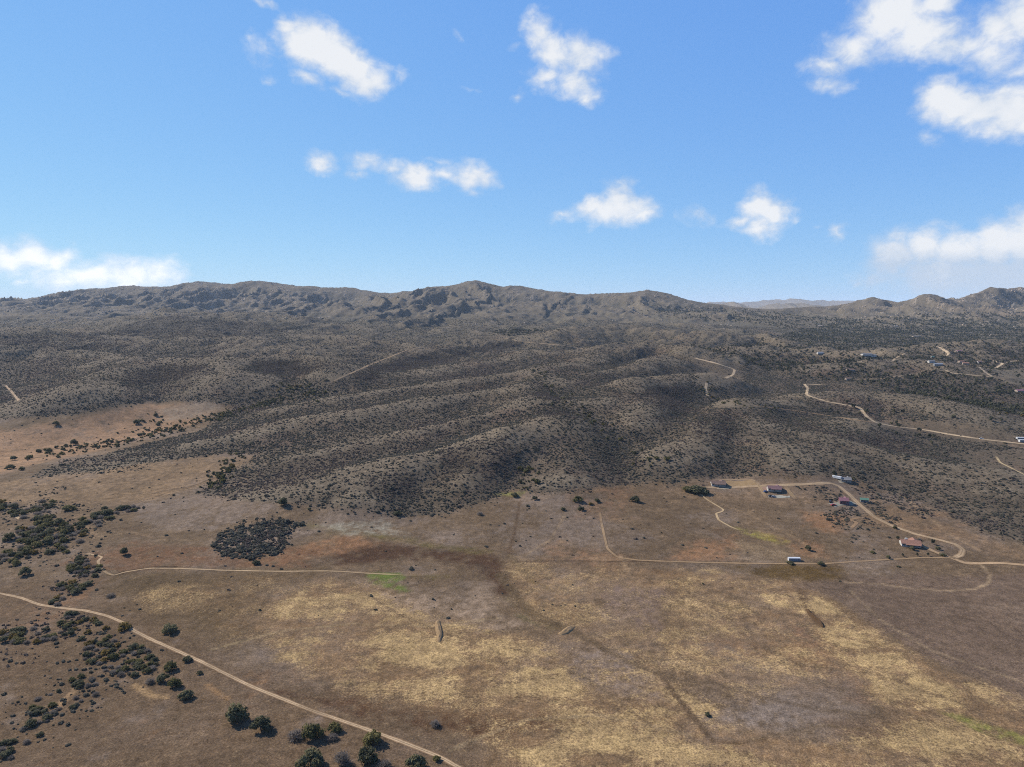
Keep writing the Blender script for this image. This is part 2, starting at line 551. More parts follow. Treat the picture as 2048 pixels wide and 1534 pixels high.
def densify(pts_, n=4, closed=False):
    P = list(pts_) + ([pts_[0]] if closed else [])
    out = []
    for a, b in zip(P[:-1], P[1:]):
        for k in range(n):
            t = k / n
            out.append((a[0] + (b[0] - a[0]) * t, a[1] + (b[1] - a[1]) * t))
    if not closed:
        out.append(P[-1])
    return out


def world_poly(pts_, n=3):
    q = np.array(densify(pts_, n, True))
    return at(q[:, 0], q[:, 1])[:, :2]


FX, FY = GX.ravel(), GY.ravel()


def area_mask(pts_, feather, wob=0.0, wscale=40.0, seed=0):
    """0..1 inside a polygon on the ground, soft and ragged at its edge"""
    P = world_poly(pts_)
    pad = feather + wob
    m = (FX > P[:, 0].min() - pad) & (FX < P[:, 0].max() + pad) & (FY > P[:, 1].min() - pad) & (FY < P[:, 1].max() + pad)
    out = np.zeros(FX.shape)
    X, Y = FX[m], FY[m]
    if len(X) == 0:
        return out
    Q = np.vstack([P, P[:1]])
    d, _ = seg_dist(X, Y, Q)
    ins = np.zeros(X.shape, bool)
    for (ax, ay), (bx, by) in zip(Q[:-1], Q[1:]):
        c = ((ay > Y) != (by > Y)) & (X < (bx - ax) * (Y - ay) / (by - ay + 1e-12) + ax)
        ins ^= c
    sd = np.where(ins, d, -d)
    if wob:
        sd = sd + wob * fbm(X, Y, wscale, 4, 200 + seed, .6)
    out[m] = sstep(sd, -feather, feather)
    return out


def line_mask(pts_, half, soft, seed=0, wob=0.0):
    q = np.array(densify(pts_, 3))
    P = at(q[:, 0], q[:, 1])[:, :2]
    pad = half + soft + wob + 2
    m = (FX > P[:, 0].min() - pad) & (FX < P[:, 0].max() + pad) & (FY > P[:, 1].min() - pad) & (FY < P[:, 1].max() + pad)
    out = np.zeros(FX.shape)
    if not m.any():
        return out
    d, _ = seg_dist(FX[m], FY[m], P)
    if wob:
        d = d + wob * fbm(FX[m], FY[m], 25, 3, 300 + seed)
    out[m] = 1 - sstep(d, half, half + soft)
    return out


# ------------------------------------------------------------------ what covers the ground
N1 = fbm(FX, FY, 90, 5, 1, .6)
N2 = fbm(FX, FY, 28, 5, 11, .62)
N3 = fbm(FX, FY, 160, 4, 21, .55)
N4 = fbm(FX * 0.55, FY * 1.6, 40, 5, 31, .62)
NR = fbm(FX, FY, 9, 3, 35, .6)
GOLD, MAUVE, RUST = lin(172, 142, 98), lin(116, 101, 93), lin(130, 97, 74)
BROWN, DARK, TAN = lin(99, 82, 67), lin(78, 57, 43), lin(138, 114, 92)
GREEN, PALE, OLIVE = lin(92, 103, 50), lin(176, 156, 134), lin(92, 80, 54)
SHRUB_FAR = lin(90, 84, 74)


NF = np.clip(fbm(FX, FY, 6, 4, 37, .7) * 1.5 + .7 * NR, -1, 1) * (1 - sstep(FY, 700, 2200))


def lay(col, c, a):
    a = np.clip(a, 0, 1)
    a = np.clip(a + 2.6 * a * (1 - a) * NF, 0, 1)[:, None]
    c = np.append(c, 0.0) if col.shape[1] == 4 else c
    return col * (1 - a) + c[None, :] * a


def add_gold(col, a):
    col[:, 3] = np.maximum(col[:, 3], np.clip(a, 0, 1))
    return col


C = np.zeros((len(FX), 4))            # fourth channel: how much of the ground is dry golden grass
C[:, :3] = BROWN
C = lay(C, MAUVE, sstep(N1, -.15, .35) * .75)
C = lay(C, RUST, sstep(N3 + .5 * N2, .15, .6) * .42)
C = lay(C, TAN, sstep(N2 - .4 * N1, .15, .5) * .35)
C = lay(C, DARK, sstep(-N4 - .3 * N1, .22, .6) * .45)

left_low = area_mask([(-80, 1170), (230, 1150), (420, 1290), (700, 1400), (960, 1540), (960, 1700), (-200, 1700)], 12, 14, 40, 1)
C = lay(C, lin(94, 76, 61), left_low * .7)
C = lay(C, MAUVE, left_low * sstep(N2, .1, .5) * .5)
C = lay(C, RUST, left_low * sstep(N1, .2, .5) * .35)
band = area_mask([(180, 1130), (420, 1140), (640, 1138), (520, 1190), (470, 1280), (330, 1240), (230, 1175)], 14, 16, 40, 2)
C = lay(C, lin(86, 70, 52), band * .75)
golds = [
    ([(560, 1200), (660, 1160), (760, 1172), (860, 1215), (1000, 1255), (1130, 1290), (1300, 1330), (1390, 1400), (1520, 1470), (1700, 1500), (1750, 1640),
      (1000, 1640), (960, 1500), (850, 1410), (700, 1385), (560, 1320), (520, 1260)], .95, 3),
    ([(1330, 1150), (1420, 1138), (1540, 1158), (1640, 1162), (1700, 1225), (1800, 1290), (1920, 1352), (2090, 1420), (2200, 1640), (1580, 1640), (1580, 1480),
      (1790, 1440), (1700, 1340), (1620, 1260), (1500, 1195)], .95, 4),
    ([(1000, 1160), (1200, 1130), (1400, 1150), (1600, 1260), (1700, 1360), (1500, 1420), (1330, 1340), (1150, 1290), (1040, 1230)], .55, 5),
    ([(270, 1185), (330, 1172), (445, 1180), (450, 1215), (300, 1228)], .5, 6),
    ([(420, 1150), (640, 1150), (640, 1280), (450, 1290)], .35, 7),
    ([(990, 1120), (1100, 1120), (1130, 1180), (1160, 1250), (1080, 1250), (1010, 1180)], .5, 8),
]
for P_, a_, sd_ in golds:
    m_ = area_mask(P_, 10, 16, 35, sd_)
    C = lay(C, lin(128, 102, 78), m_ * a_ * .6)
    C = add_gold(C, m_ * a_ * (.06 + .94 * sstep(N4 * .9 + N2 * .7 + NR * .25, -.38, .32)))
rfield = area_mask([(1560, 1170), (1700, 1150), (2000, 1150), (2300, 1140), (2300, 1500), (2060, 1400), (1940, 1350), (1800, 1280), (1720, 1232), (1640, 1185)], 6, 9, 30, 9)
C = lay(C, lin(100, 83, 73), rfield * .85)
C = lay(C, lin(122, 104, 92), rfield * sstep(N4, .12, .5) * .5)
C = lay(C, RUST, rfield * sstep(N1 + N2 * .5, .3, .6) * .3)
stain = area_mask([(830, 1185), (980, 1165), (1000, 1210), (1050, 1250), (960, 1265), (860, 1240), (760, 1190), (700, 1160)], 12, 14, 30, 10)
C = lay(C, lin(140, 120, 106), stain * .75 * sstep(N2, -.5, .3))
for P_, c_, a_, sd_ in [
    ([(690, 1080), (820, 1092), (980, 1105), (1010, 1140), (1030, 1190), (1000, 1190), (960, 1135), (860, 1118), (690, 1130), (650, 1125)], lin(74, 54, 42), 1.0, 12),
    ([(620, 1045), (820, 1075), (860, 1090), (700, 1070), (600, 1050)], lin(98, 86, 52), .6, 13),
    ([(700, 1395), (900, 1430), (1160, 1440), (1000, 1480), (860, 1470), (640, 1400)], DARK, .7, 14),
    ([(600, 1090), (720, 1070), (760, 1085), (700, 1100), (610, 1120), (500, 1128)], RUST, .8, 15),
    ([(1500, 1128), (1675, 1132), (1690, 1158), (1560, 1160), (1520, 1150), (1440, 1130)], lin(84, 66, 40), .95, 16),
    ([(1470, 1085), (1560, 1080), (1580, 1120), (1490, 1124), (1440, 1110)], lin(128, 108, 88), .6, 17),
    ([(1360, 1090), (1470, 1070), (1480, 1120), (1340, 1120)], RUST, .7, 18),
    ([(1600, 1020), (1690, 1030), (1680, 1070), (1610, 1050)], RUST, .75, 19),
    ([(1530, 1070), (1640, 1090), (1660, 1118), (1600, 1110)], RUST, .55, 20),
    ([(-120, 880), (120, 845), (300, 808), (390, 812), (430, 822), (390, 848), (300, 872), (180, 905), (60, 930), (-120, 985)], lin(144, 113, 90), .85, 21),
    ([(560, 770), (630, 778), (640, 800), (560, 812), (520, 800)], lin(136, 110, 84), .4, 22),
    ([(0, 965), (260, 920), (420, 915), (560, 910), (440, 960), (300, 1000), (120, 1010), (-80, 1010)], lin(132, 108, 86), .55, 23),
    ([(255, 1010), (420, 985), (560, 1015), (430, 1060), (300, 1060)], MAUVE, .7, 24),
    ([(320, 818), (420, 806), (440, 818), (390, 836), (330, 842)], lin(124, 110, 98), .7, 42),
    ([(100, 1130), (260, 1085), (420, 1095), (640, 1100), (620, 1135), (400, 1130), (250, 1145)], lin(104, 76, 58), .7, 25),
    ([(640, 1050), (760, 1040), (800, 1070), (700, 1070)], lin(142, 134, 124), .6, 26),
    ([(1040, 960), (1080, 925), (1110, 935), (1070, 985)], lin(134, 110, 90), .7, 27),
    ([(1435, 803), (1470, 806), (1495, 813), (1460, 814)], PALE, .9, 28),
    ([(1700, 845), (1800, 838), (1950, 850), (2060, 880), (2060, 900), (1900, 872)], lin(138, 108, 84), .8, 29),
    ([(1880, 845), (1990, 848), (2100, 860), (2100, 880), (1960, 870)], lin(150, 130, 108), .7, 30),
    ([(1900, 905), (2060, 900), (2100, 960), (1990, 950)], lin(128, 108, 88), .75, 31),
    ([(1700, 1040), (1780, 1010), (1900, 1050), (2060, 1110), (2060, 1125), (1900, 1085)], lin(124, 100, 80), .6, 32),
    ([(1330, 960), (1660, 968), (1700, 985), (1660, 1010), (1400, 1000), (1300, 985)], lin(122, 100, 82), .5, 33),
    ([(1420, 1440), (1570, 1380), (1640, 1420), (1560, 1460)], lin(122, 108, 102), .75, 34),
    ([(1120, 1290), (1260, 1310), (1330, 1400), (1250, 1400), (1150, 1360)], lin(122, 106, 98), .6, 35),
    ([(1200, 1160), (1330, 1180), (1320, 1260), (1210, 1230)], lin(112, 94, 86), .6, 36),
    ([(1640, 1440), (1760, 1440), (1830, 1470), (1700, 1480)], lin(100, 80, 66), .6, 37),
    ([(1700, 640), (1850, 625), (2060, 612), (2100, 650), (1800, 650)], lin(122, 106, 96), .5, 38),
    ([(1730, 960), (1790, 945), (1830, 960), (1790, 985)], lin(132, 116, 100), .7, 39),
    ([(0, 740), (60, 700), (120, 730), (40, 800)], lin(120, 104, 92), .4, 40),
    ([(1385, 714), (1480, 718), (1492, 765), (1400, 772)], lin(134, 114, 96), .75, 43),
    ([(1690, 700), (1780, 694), (1800, 702), (1700, 712)], lin(150, 128, 104), .85, 44),
    ([(1760, 738), (1830, 734), (1845, 748), (1780, 756)], lin(150, 120, 96), .85, 45),
    ([(1980, 740), (2100, 730), (2100, 772), (2010, 768)], lin(150, 138, 122), .85, 46),
    ([(1620, 704), (1690, 700), (1690, 712), (1630, 714)], lin(142, 120, 100), .7, 47),
    ([(680, 640), (760, 636), (760, 648), (690, 652)], lin(150, 134, 112), .6, 41),
]:
    m_ = area_mask(P_, 7 if P_[0][1] > 900 else 14, 10, 26, sd_)
    C = lay(C, c_, m_ * a_ * sstep(N2 + NR * .4, -.7, .15))
for P_, a_, c_, sd_ in [
    ([(735, 1150), (760, 1146), (800, 1146), (812, 1156), (790, 1164), (750, 1160)], .95, GREEN, 50),
    ([(740, 1158), (790, 1166), (820, 1182), (800, 1186), (756, 1170)], .8, lin(82, 92, 44), 51),
    ([(820, 1150), (900, 1150), (900, 1158), (820, 1158)], .5, OLIVE, 52),
    ([(1880, 1425), (1940, 1434), (2070, 1480), (2070, 1500), (1960, 1462)], .6, lin(124, 122, 66), 53),
    ([(1455, 1050), (1480, 1056), (1545, 1070), (1590, 1086), (1570, 1090), (1500, 1072)], .5, lin(128, 118, 62), 54),
    ([(820, 1086), (960, 1095), (1000, 1105), (960, 1110), (850, 1096)], .6, OLIVE, 55),
    ([(1010, 1190), (1060, 1240), (1120, 1260), (1100, 1266), (1040, 1236)], .5, lin(90, 84, 58), 56),
    ([(990, 985), (1050, 984), (1040, 992), (980, 992)], .6, lin(120, 116, 64), 57),
]:
    C = lay(C, c_, area_mask(P_, 3, 5, 14, sd_) * a_ * sstep(NR + N2, -.8, .2))
# wheel ruts, ditches and cattle trails worn into the plain; one berm shadow painted in
for P_, hw, c_, a_, sd_ in [
    ([(1100, 1245), (1160, 1268), (1210, 1300), (1270, 1330), (1325, 1350)], 1.3, lin(92, 76, 60), .65, 60),
    ([(1325, 1350), (1350, 1390), (1385, 1432), (1425, 1482)], .8, lin(84, 68, 54), .75, 61),
    ([(1425, 1482), (1480, 1486), (1530, 1478)], .6, lin(84, 66, 50), .6, 62),
    ([(1330, 1352), (1430, 1368), (1530, 1396), (1640, 1420), (1760, 1432)], 1.2, lin(96, 80, 66), .5, 63),
    ([(1240, 1112), (1260, 1150), (1290, 1180), (1340, 1170)], .8, TAN, .5, 64),
    ([(1250, 1118), (1240, 1160), (1290, 1240), (1330, 1320)], .8, TAN, .3, 65),
    ([(1000, 1150), (1030, 1190), (1060, 1225), (1130, 1258)], 2.6, lin(92, 76, 58), .7, 66),
    ([(1040, 1002), (1030, 1060), (1017, 1112)], .5, lin(84, 66, 52), .8, 67),
    ([(1000, 1123), (1150, 1122), (1330, 1124)], .45, lin(76, 60, 48), .7, 68),
    ([(225, 1151), (250, 1143), (300, 1136), (350, 1134)], .8, lin(52, 40, 32), .95, 69),  # shadow along the berm edge, painted as a dark line
    ([(300, 988), (340, 980), (380, 974), (430, 955)], .8, lin(70, 56, 44), .7, 70),
    ([(1600, 1180), (1615, 1215), (1640, 1250)], 1.8, lin(74, 58, 46), .5, 71),
    ([(1605, 1180), (1640, 1190), (1690, 1220), (1720, 1245)], 2.2, lin(104, 84, 66), .5, 72),
    ([(1760, 968), (1800, 985), (1840, 1020), (1900, 1070), (1960, 1100)], 1.2, lin(140, 116, 94), .55, 73),
    ([(1830, 950), (1900, 1000), (1990, 1060), (2060, 1090)], 3.0, lin(134, 112, 94), .5, 74),
    ([(1690, 1164), (1760, 1168), (1820, 1177), (1900, 1182), (1950, 1178), (1977, 1166), (1980, 1150), (1965, 1132)], .55, lin(146, 124, 102), .55, 75),
    ([(560, 1385), (640, 1400), (720, 1430)], 1.2, lin(76, 56, 44), .5, 76),
    ([(270, 1370), (300, 1390), (330, 1395)], 1.0, lin(150, 122, 92), .7, 77),
    ([(110, 1420), (140, 1390), (160, 1370)], .9, lin(150, 122, 96), .6, 78),
    ([(415, 1370), (440, 1390), (455, 1398)], .7, lin(134, 104, 76), .6, 79),
    ([(1055, 925), (1050, 960), (1040, 990)], 1.2, lin(70, 64, 52), .5, 80),
    ([(1100, 1180), (1060, 1160), (1020, 1110)], 1.5, lin(100, 84, 60), .3, 81),
    ([(420, 1300), (560, 1262), (700, 1248), (860, 1252), (1000, 1236)], .45, lin(150, 130, 102), .4, 82),
    ([(720, 1180), (800, 1230), (900, 1270), (1040, 1300), (1180, 1360), (1300, 1450)], .45, lin(98, 82, 64), .45, 83),
    ([(1340, 1160), (1420, 1210), (1500, 1280), (1600, 1330), (1760, 1350), (1960, 1420)], .5, lin(96, 80, 64), .4, 84),
    ([(1700, 1180), (1760, 1240), (1860, 1300), (2060, 1370)], .5, lin(140, 120, 98), .4, 85),
    ([(560, 1400), (700, 1380), (900, 1390), (1100, 1350), (1250, 1340)], .4, lin(92, 76, 60), .35, 86),
    ([(900, 1500), (1050, 1440), (1200, 1430), (1380, 1470)], .4, lin(150, 130, 104), .4, 87),
    ([(240, 1060), (330, 1080), (420, 1078), (640, 1120)], .5, lin(140, 116, 94), .35, 88),
    ([(1420, 1000), (1500, 1030), (1600, 1080), (1640, 1120)], .5, lin(140, 116, 94), .4, 89),
    ([(1130, 1030), (1100, 1080), (1050, 1110), (1000, 1120)], .5, lin(140, 118, 96), .4, 90),
    ([(1500, 1480), (1650, 1450), (1800, 1470), (2000, 1530)], .45, lin(96, 80, 62), .4, 91),
]:
    C = lay(C, c_, line_mask(P_, hw, 1.2 + hw * .6, sd_, .5) * a_)

# --- shrub cover
shrub = np.zeros(FX.shape)
chap = area_mask([(395, 985), (470, 1000), (560, 1006), (650, 1012), (720, 1022), (800, 1034), (880, 1030), (950, 1008), (1005, 985), (1040, 975), (1060, 985), (1150, 985), (1190, 975),
                  (1260, 968), (1320, 962), (1350, 970), (1420, 955), (1540, 950), (1660, 948), (1720, 962), (1860, 1010), (1960, 1060), (2060, 1095), (2200, 1095), (2300, 640),
                  (1500, 616), (800, 600), (0, 612), (-300, 640), (-300, 900), (0, 838), (150, 830), (300, 800), (430, 805), (470, 812), (440, 835), (400, 862), (300, 885), (200, 912), (100, 932), (60, 955), (180, 945), (300, 925), (460, 905), (520, 910), (470, 940)], 8, 9, 22, 90)
chap = np.maximum(chap, sstep(FY, 4200, 4700))
shrub = np.maximum(shrub, chap)
for P_, a_, sd_ in [
    ([(430, 1085), (440, 1065), (480, 1052), (560, 1040), (610, 1045), (580, 1065), (575, 1092), (555, 1110), (500, 1118), (450, 1114), (425, 1102)], 1.6, 91),
    ([(440, 1060), (500, 1035), (560, 1030), (540, 1040), (470, 1055)], .6, 92),
    ([(70, 985), (130, 970), (140, 980), (90, 992)], .75, 93),
    ([(1630, 985), (1700, 992), (1670, 1000), (1625, 998)], .8, 94),
    ([(1640, 1030), (1700, 1010), (1740, 1040), (1780, 1055), (1740, 1060), (1690, 1060), (1660, 1045)], .85, 95),
    ([(1720, 1000), (1760, 1005), (1800, 1040), (1790, 1050), (1750, 1035)], .8, 96),
    ([(1560, 968), (1650, 972), (1690, 985), (1650, 988), (1580, 978)], .75, 97),
    ([(1690, 968), (1790, 972), (1830, 1000), (1880, 1030), (1840, 1035), (1790, 1010), (1720, 985)], .8, 98),
    ([(1700, 1070), (1730, 1072), (1725, 1084), (1700, 1080)], .6, 99),
    ([(120, 920), (260, 905), (300, 940), (180, 950), (110, 945)], .55, 100),
]:
    shrub = np.maximum(shrub, area_mask(P_, 4, 4, 10, sd_) * a_)
# openings in the cover
for P_, a_, sd_ in [
    ([(1700, 846), (1800, 838), (1950, 848), (2060, 876), (2100, 905), (1900, 876)], .93, 110),
    ([(1890, 905), (2100, 895), (2120, 960), (1990, 950)], .85, 111),
    ([(1730, 960), (1790, 945), (1830, 960), (1800, 985)], .6, 112),
    ([(1640, 966), (1720, 964), (1730, 975), (1660, 975)], .8, 113),
    ([(1420, 955), (1545, 955), (1600, 1000), (1400, 985)], .85, 114),
    ([(1050, 925), (1085, 920), (1110, 935), (1060, 985), (1035, 975)], .6, 115),
    ([(1435, 800), (1495, 806), (1500, 816), (1430, 814)], .95, 116),
    ([(1380, 715), (1480, 720), (1490, 765), (1400, 770)], .85, 117),
    ([(1690, 700), (1780, 694), (1800, 702), (1700, 712)], .9, 119),
    ([(1760, 738), (1830, 734), (1845, 748), (1780, 756)], .9, 120),
    ([(1980, 740), (2100, 730), (2100, 772), (2010, 768)], .9, 121),
    ([(1620, 704), (1690, 700), (1690, 712), (1630, 714)], .8, 122),
    ([(1500, 770), (1560, 765), (1600, 800), (1540, 806)], .5, 123),
    ([(530, 768), (590, 765), (600, 782), (530, 784)], .4, 118),
]:
    shrub = shrub * (1 - a_ * area_mask(P_, 4, 5, 12, sd_))

sparse = (FY > 420) * (FY < 1400) * (.010 + .02 * sstep(N1, .1, .5)) * (1 - sstep(FX / np.maximum(FY, 1), .05, .15) * (FY < 520))
shrub = np.maximum(shrub, sparse)
Zs = GZ
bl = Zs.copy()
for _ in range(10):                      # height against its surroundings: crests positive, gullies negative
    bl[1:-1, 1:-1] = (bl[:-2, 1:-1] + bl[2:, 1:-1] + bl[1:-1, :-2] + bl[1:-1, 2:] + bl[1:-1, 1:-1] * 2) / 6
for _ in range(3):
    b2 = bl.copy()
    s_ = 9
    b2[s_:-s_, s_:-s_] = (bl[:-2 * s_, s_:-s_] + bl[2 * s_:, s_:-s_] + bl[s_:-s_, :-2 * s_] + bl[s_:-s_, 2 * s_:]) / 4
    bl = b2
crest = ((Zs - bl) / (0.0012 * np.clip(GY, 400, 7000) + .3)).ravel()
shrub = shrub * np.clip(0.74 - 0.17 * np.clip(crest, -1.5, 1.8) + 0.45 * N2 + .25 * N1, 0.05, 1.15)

soil = np.zeros((len(FX), 4))
soil[:, :3] = lin(85, 76, 68)
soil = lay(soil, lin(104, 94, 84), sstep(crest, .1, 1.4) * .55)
soil = lay(soil, lin(116, 97, 80), sstep(N1 + N2 * .5, .1, .6) * .5)
soil = lay(soil, lin(92, 78, 72), sstep(-N3, .1, .6) * .5)
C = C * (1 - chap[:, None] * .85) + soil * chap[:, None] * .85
lod = sstep(FY, 1500, 3300)
leafmix = np.zeros((len(FX), 4))
leafmix[:, :3] = SHRUB_FAR
leafmix = lay(leafmix, lin(92, 78, 70), sstep(N3, 0, .5) * .6)
leafmix = lay(leafmix, lin(72, 76, 62), sstep(-N1, 0, .5) * .5)
dkv = np.zeros(FX.shape)
for P_, a_, sd_ in [
    ([(470, 740), (520, 722), (600, 717), (660, 724), (690, 736), (600, 748), (520, 748)], 1.0, 160),
    ([(190, 668), (260, 648), (330, 632), (480, 640), (600, 655), (560, 668), (430, 674), (300, 674)], .9, 161),
    ([(690, 752), (780, 724), (900, 697), (1020, 681), (1040, 688), (940, 712), (820, 740), (730, 760)], 1.0, 162),
    ([(240, 742), (340, 728), (420, 732), (440, 748), (330, 764), (250, 772)], .7, 163),
    ([(0, 672), (100, 660), (200, 672), (260, 690), (150, 700), (20, 700)], .6, 164),
    ([(870, 905), (960, 880), (1010, 875), (1030, 910), (1000, 950), (900, 945)], .7, 165),
    ([(720, 965), (790, 935), (830, 950), (840, 1000), (760, 1010)], .6, 166),
    ([(1290, 775), (1370, 770), (1400, 790), (1330, 820), (1270, 800)], .7, 167),
    ([(1400, 830), (1450, 825), (1480, 860), (1420, 890), (1370, 870)], .7, 168),
    ([(1080, 740), (1110, 790), (1180, 850), (1290, 930), (1240, 950), (1130, 870), (1060, 790)], .6, 169),
]:
    dkv = np.maximum(dkv, area_mask(P_, 9 if P_[0][1] > 760 else 16, 12, 45, sd_) * a_)
shrub = np.clip(shrub * (1 + .9 * dkv) + .3 * dkv * (shrub > .05), 0, 2.0)
C = lay(C, lin(54, 49, 44), dkv * .85)
var_ = fbm(FX, FY, 130, 4, 171, .6)
C = lay(C, lin(92, 74, 66), chap * sstep(var_, .12, .45) * .5)
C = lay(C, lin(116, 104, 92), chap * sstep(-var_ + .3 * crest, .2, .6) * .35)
shrub = shrub * np.clip(1 + .7 * var_, .5, 1.5) * np.clip(1 + 1.0 * fbm(FX, FY, 14, 3, 173, .6), .25, 2)
leafmix = lay(leafmix, lin(52, 48, 44), dkv * .9)
cover = np.clip(shrub * 1.05, 0, 1) * lod * .85
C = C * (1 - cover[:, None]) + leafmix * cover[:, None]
mtn = np.clip(HR.ravel() / 90, 0, 1)
C = lay(C, lin(97, 89, 82), mtn * .8)
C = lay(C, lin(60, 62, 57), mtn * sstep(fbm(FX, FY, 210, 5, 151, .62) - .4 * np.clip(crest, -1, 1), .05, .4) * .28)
# bare pale granite on the ridges
rockn = fbm(FX, FY, 60, 4, 131, .7)
rocky = np.clip(HR.ravel() / 160, 0, 1) * sstep(rockn + .28 * fbm(FX, FY, 300, 3, 141) + .06 * (FX < -800), .15, .42)
rgt = sstep(FX / np.maximum(FY, 1), .40, .52)
lft = sstep(-FX / np.maximum(FY, 1), .2, .4)
rocky = rocky * (0.4 + .6 * np.maximum(rgt, lft))
C = lay(C, lin(160, 147, 138), rocky * .75)

# woodland
wood = area_mask([(1390, 690), (1440, 700), (1560, 672), (1700, 640), (1850, 628), (2000, 622), (2250, 640), (2250, 900), (2060, 842), (1930, 812), (1820, 790), (1700, 765), (1640, 760),
                  (1560, 745), (1480, 735), (1430, 715)], 30, 40, 90, 150)
wood2 = area_mask([(1250, 612), (1400, 612), (1560, 625), (1700, 640), (1600, 660), (1480, 645), (1360, 640)], 40, 60, 120, 151) * .5
wood3 = area_mask([(960, 662), (1090, 658), (1140, 666), (1010, 672)], 15, 10, 60, 152) * .9
wood4 = area_mask([(2060, 850), (1960, 838), (1800, 800), (1700, 790), (1620, 800), (1700, 850), (1900, 905), (2060, 935)], 20, 20, 60, 153) * .10
wood = np.maximum.reduce([wood, wood2, wood3, wood4]) * np.clip(.55 + .9 * N1 + .5 * N2 - .12 * crest, 0.03, 1)

SHRUB = shrub.reshape(GX.shape)
WOOD = wood.reshape(GX.shape)
ALB = C.reshape(GX.shape + (4,))

# normals of the sheet
vy = np.zeros(GX.shape + (3,))
P3 = np.stack([GX, GY, GZ], -1)
du = np.gradient(P3, axis=1)
dv = np.gradient(P3, axis=0)
NRM = np.cross(du, dv)
NRM /= np.linalg.norm(NRM, axis=-1, keepdims=True) + 1e-12


# ------------------------------------------------------------------ materials
def new_mat(name):
    m = bpy.data.materials.new(name)
    m.use_nodes = True
    nt = m.node_tree
    b = nt.nodes['Principled BSDF']
    b.inputs['Roughness'].default_value = .9
    b.inputs['Specular IOR Level'].default_value = .15
    return m, nt, b


def mnoise(nt, scale, detail=3.0, rough=.6, coord=None):
    n = nt.nodes.new('ShaderNodeTexNoise')
    n.inputs['Scale'].default_value = scale
    n.inputs['Detail'].default_value = detail
    n.inputs['Roughness'].default_value = rough
    if coord is None:
        coord = nt.nodes.new('ShaderNodeTexCoord').outputs['Object']
    nt.links.new(coord, n.inputs['Vector'])
    return n.outputs['Fac']


def mrange(nt, v, a, b, lo, hi):
    n = nt.nodes.new('ShaderNodeMapRange')
    nt.links.new(v, n.inputs[0])
    for i, q in enumerate((a, b, lo, hi)):
        n.inputs[i + 1].default_value = q
    return n.outputs[0]


def mmul(nt, a, b):
    n = nt.nodes.new('ShaderNodeMath')
    n.operation = 'MULTIPLY'
    for i, v in enumerate((a, b)):
        if isinstance(v, (int, float)):
            n.inputs[i].default_value = v
        else:
            nt.links.new(v, n.inputs[i])
    return n.outputs[0]


def scale_col(nt, col, f):
    n = nt.nodes.new('ShaderNodeVectorMath')
    n.operation = 'SCALE'
    if isinstance(col, tuple):
        n.inputs[0].default_value = col[:3]
    else:
        nt.links.new(col, n.inputs[0])
    nt.links.new(f, n.inputs['Scale'])
    return n.outputs[0]


def ground_material():
    m, nt, b = new_mat('dry_ground')
    at_ = nt.nodes.new('ShaderNodeAttribute')
    at_.attribute_name = 'albedo'
    tcn = nt.nodes.new('ShaderNodeTexCoord').outputs['Object']
    clump = mnoise(nt, .55, 6, .78, tcn)
    fine = mrange(nt, mnoise(nt, 1.1, 4, .78, tcn), .3, .7, .45, 1.55)
    mid = mrange(nt, mnoise(nt, .19, 5, .72, tcn), .3, .7, .64, 1.36)
    big = mrange(nt, mnoise(nt, .035, 3, .6, tcn), .3, .7, .88, 1.12)
    rng = mrange(nt, mnoise(nt, .012, 3, .6, tcn), .3, .7, .9, 1.1)
    f = mmul(nt, mmul(nt, fine, mid), mmul(nt, big, rng))
    # golden grass stands in clumps whose share of the ground follows the fourth channel
    sm = nt.nodes.new('ShaderNodeMath')
    sm.operation = 'MULTIPLY_ADD'
    nt.links.new(mrange(nt, clump, .25, .75, -1.0, 1.0), sm.inputs[0])
    sm.inputs[1].default_value = .7
    nt.links.new(at_.outputs['Alpha'], sm.inputs[2])
    gm = nt.nodes.new('ShaderNodeMapRange')
    gm.interpolation_type = 'SMOOTHSTEP'
    nt.links.new(sm.outputs[0], gm.inputs[0])
    gm.inputs[1].default_value = .12
    gm.inputs[2].default_value = 1.15
    gcol = nt.nodes.new('ShaderNodeMix')
    gcol.data_type = 'RGBA'
    nt.links.new(mrange(nt, mnoise(nt, .07, 4, .65, tcn), .35, .65, 0, 1), gcol.inputs[0])
    gcol.inputs[6].default_value = (*lin(148, 124, 94), 1)
    gcol.inputs[7].default_value = (*lin(174, 147, 108), 1)
    gx = nt.nodes.new('ShaderNodeMix')
    gx.data_type = 'RGBA'
    nt.links.new(gm.outputs[0], gx.inputs[0])
    nt.links.new(at_.outputs['Color'], gx.inputs[6])
    nt.links.new(gcol.outputs[2], gx.inputs[7])
    nt.links.new(scale_col(nt, gx.outputs[2], f), b.inputs['Base Color'])
    bp = nt.nodes.new('ShaderNodeBump')
    bp.inputs['Strength'].default_value = .9
    bp.inputs['Distance'].default_value = .5
    nt.links.new(clump, bp.inputs['Height'])
    nt.links.new(bp.outputs[0], b.inputs['Normal'])
    b.inputs['Roughness'].default_value = 1.0
    b.inputs['Specular IOR Level'].default_value = .05
    return m


M_GROUND = ground_material()


TONE = .82          # the picture is exposed a little over the sun's brightness


def simple_mat(name, c, rough=.85, var=.15, scale=2.0, spec=.2, metal=0.0):
    m, nt, b = new_mat(name)
    c = [q * TONE for q in c]
    f = mrange(nt, mnoise(nt, scale, 4, .65), .3, .7, 1 - var, 1 + var)
    nt.links.new(scale_col(nt, (float(c[0]), float(c[1]), float(c[2])), f), b.inputs['Base Color'])
    b.inputs['Roughness'].default_value = rough
    b.inputs['Specular IOR Level'].default_value = spec
    b.inputs['Metallic'].default_value = metal
    return m


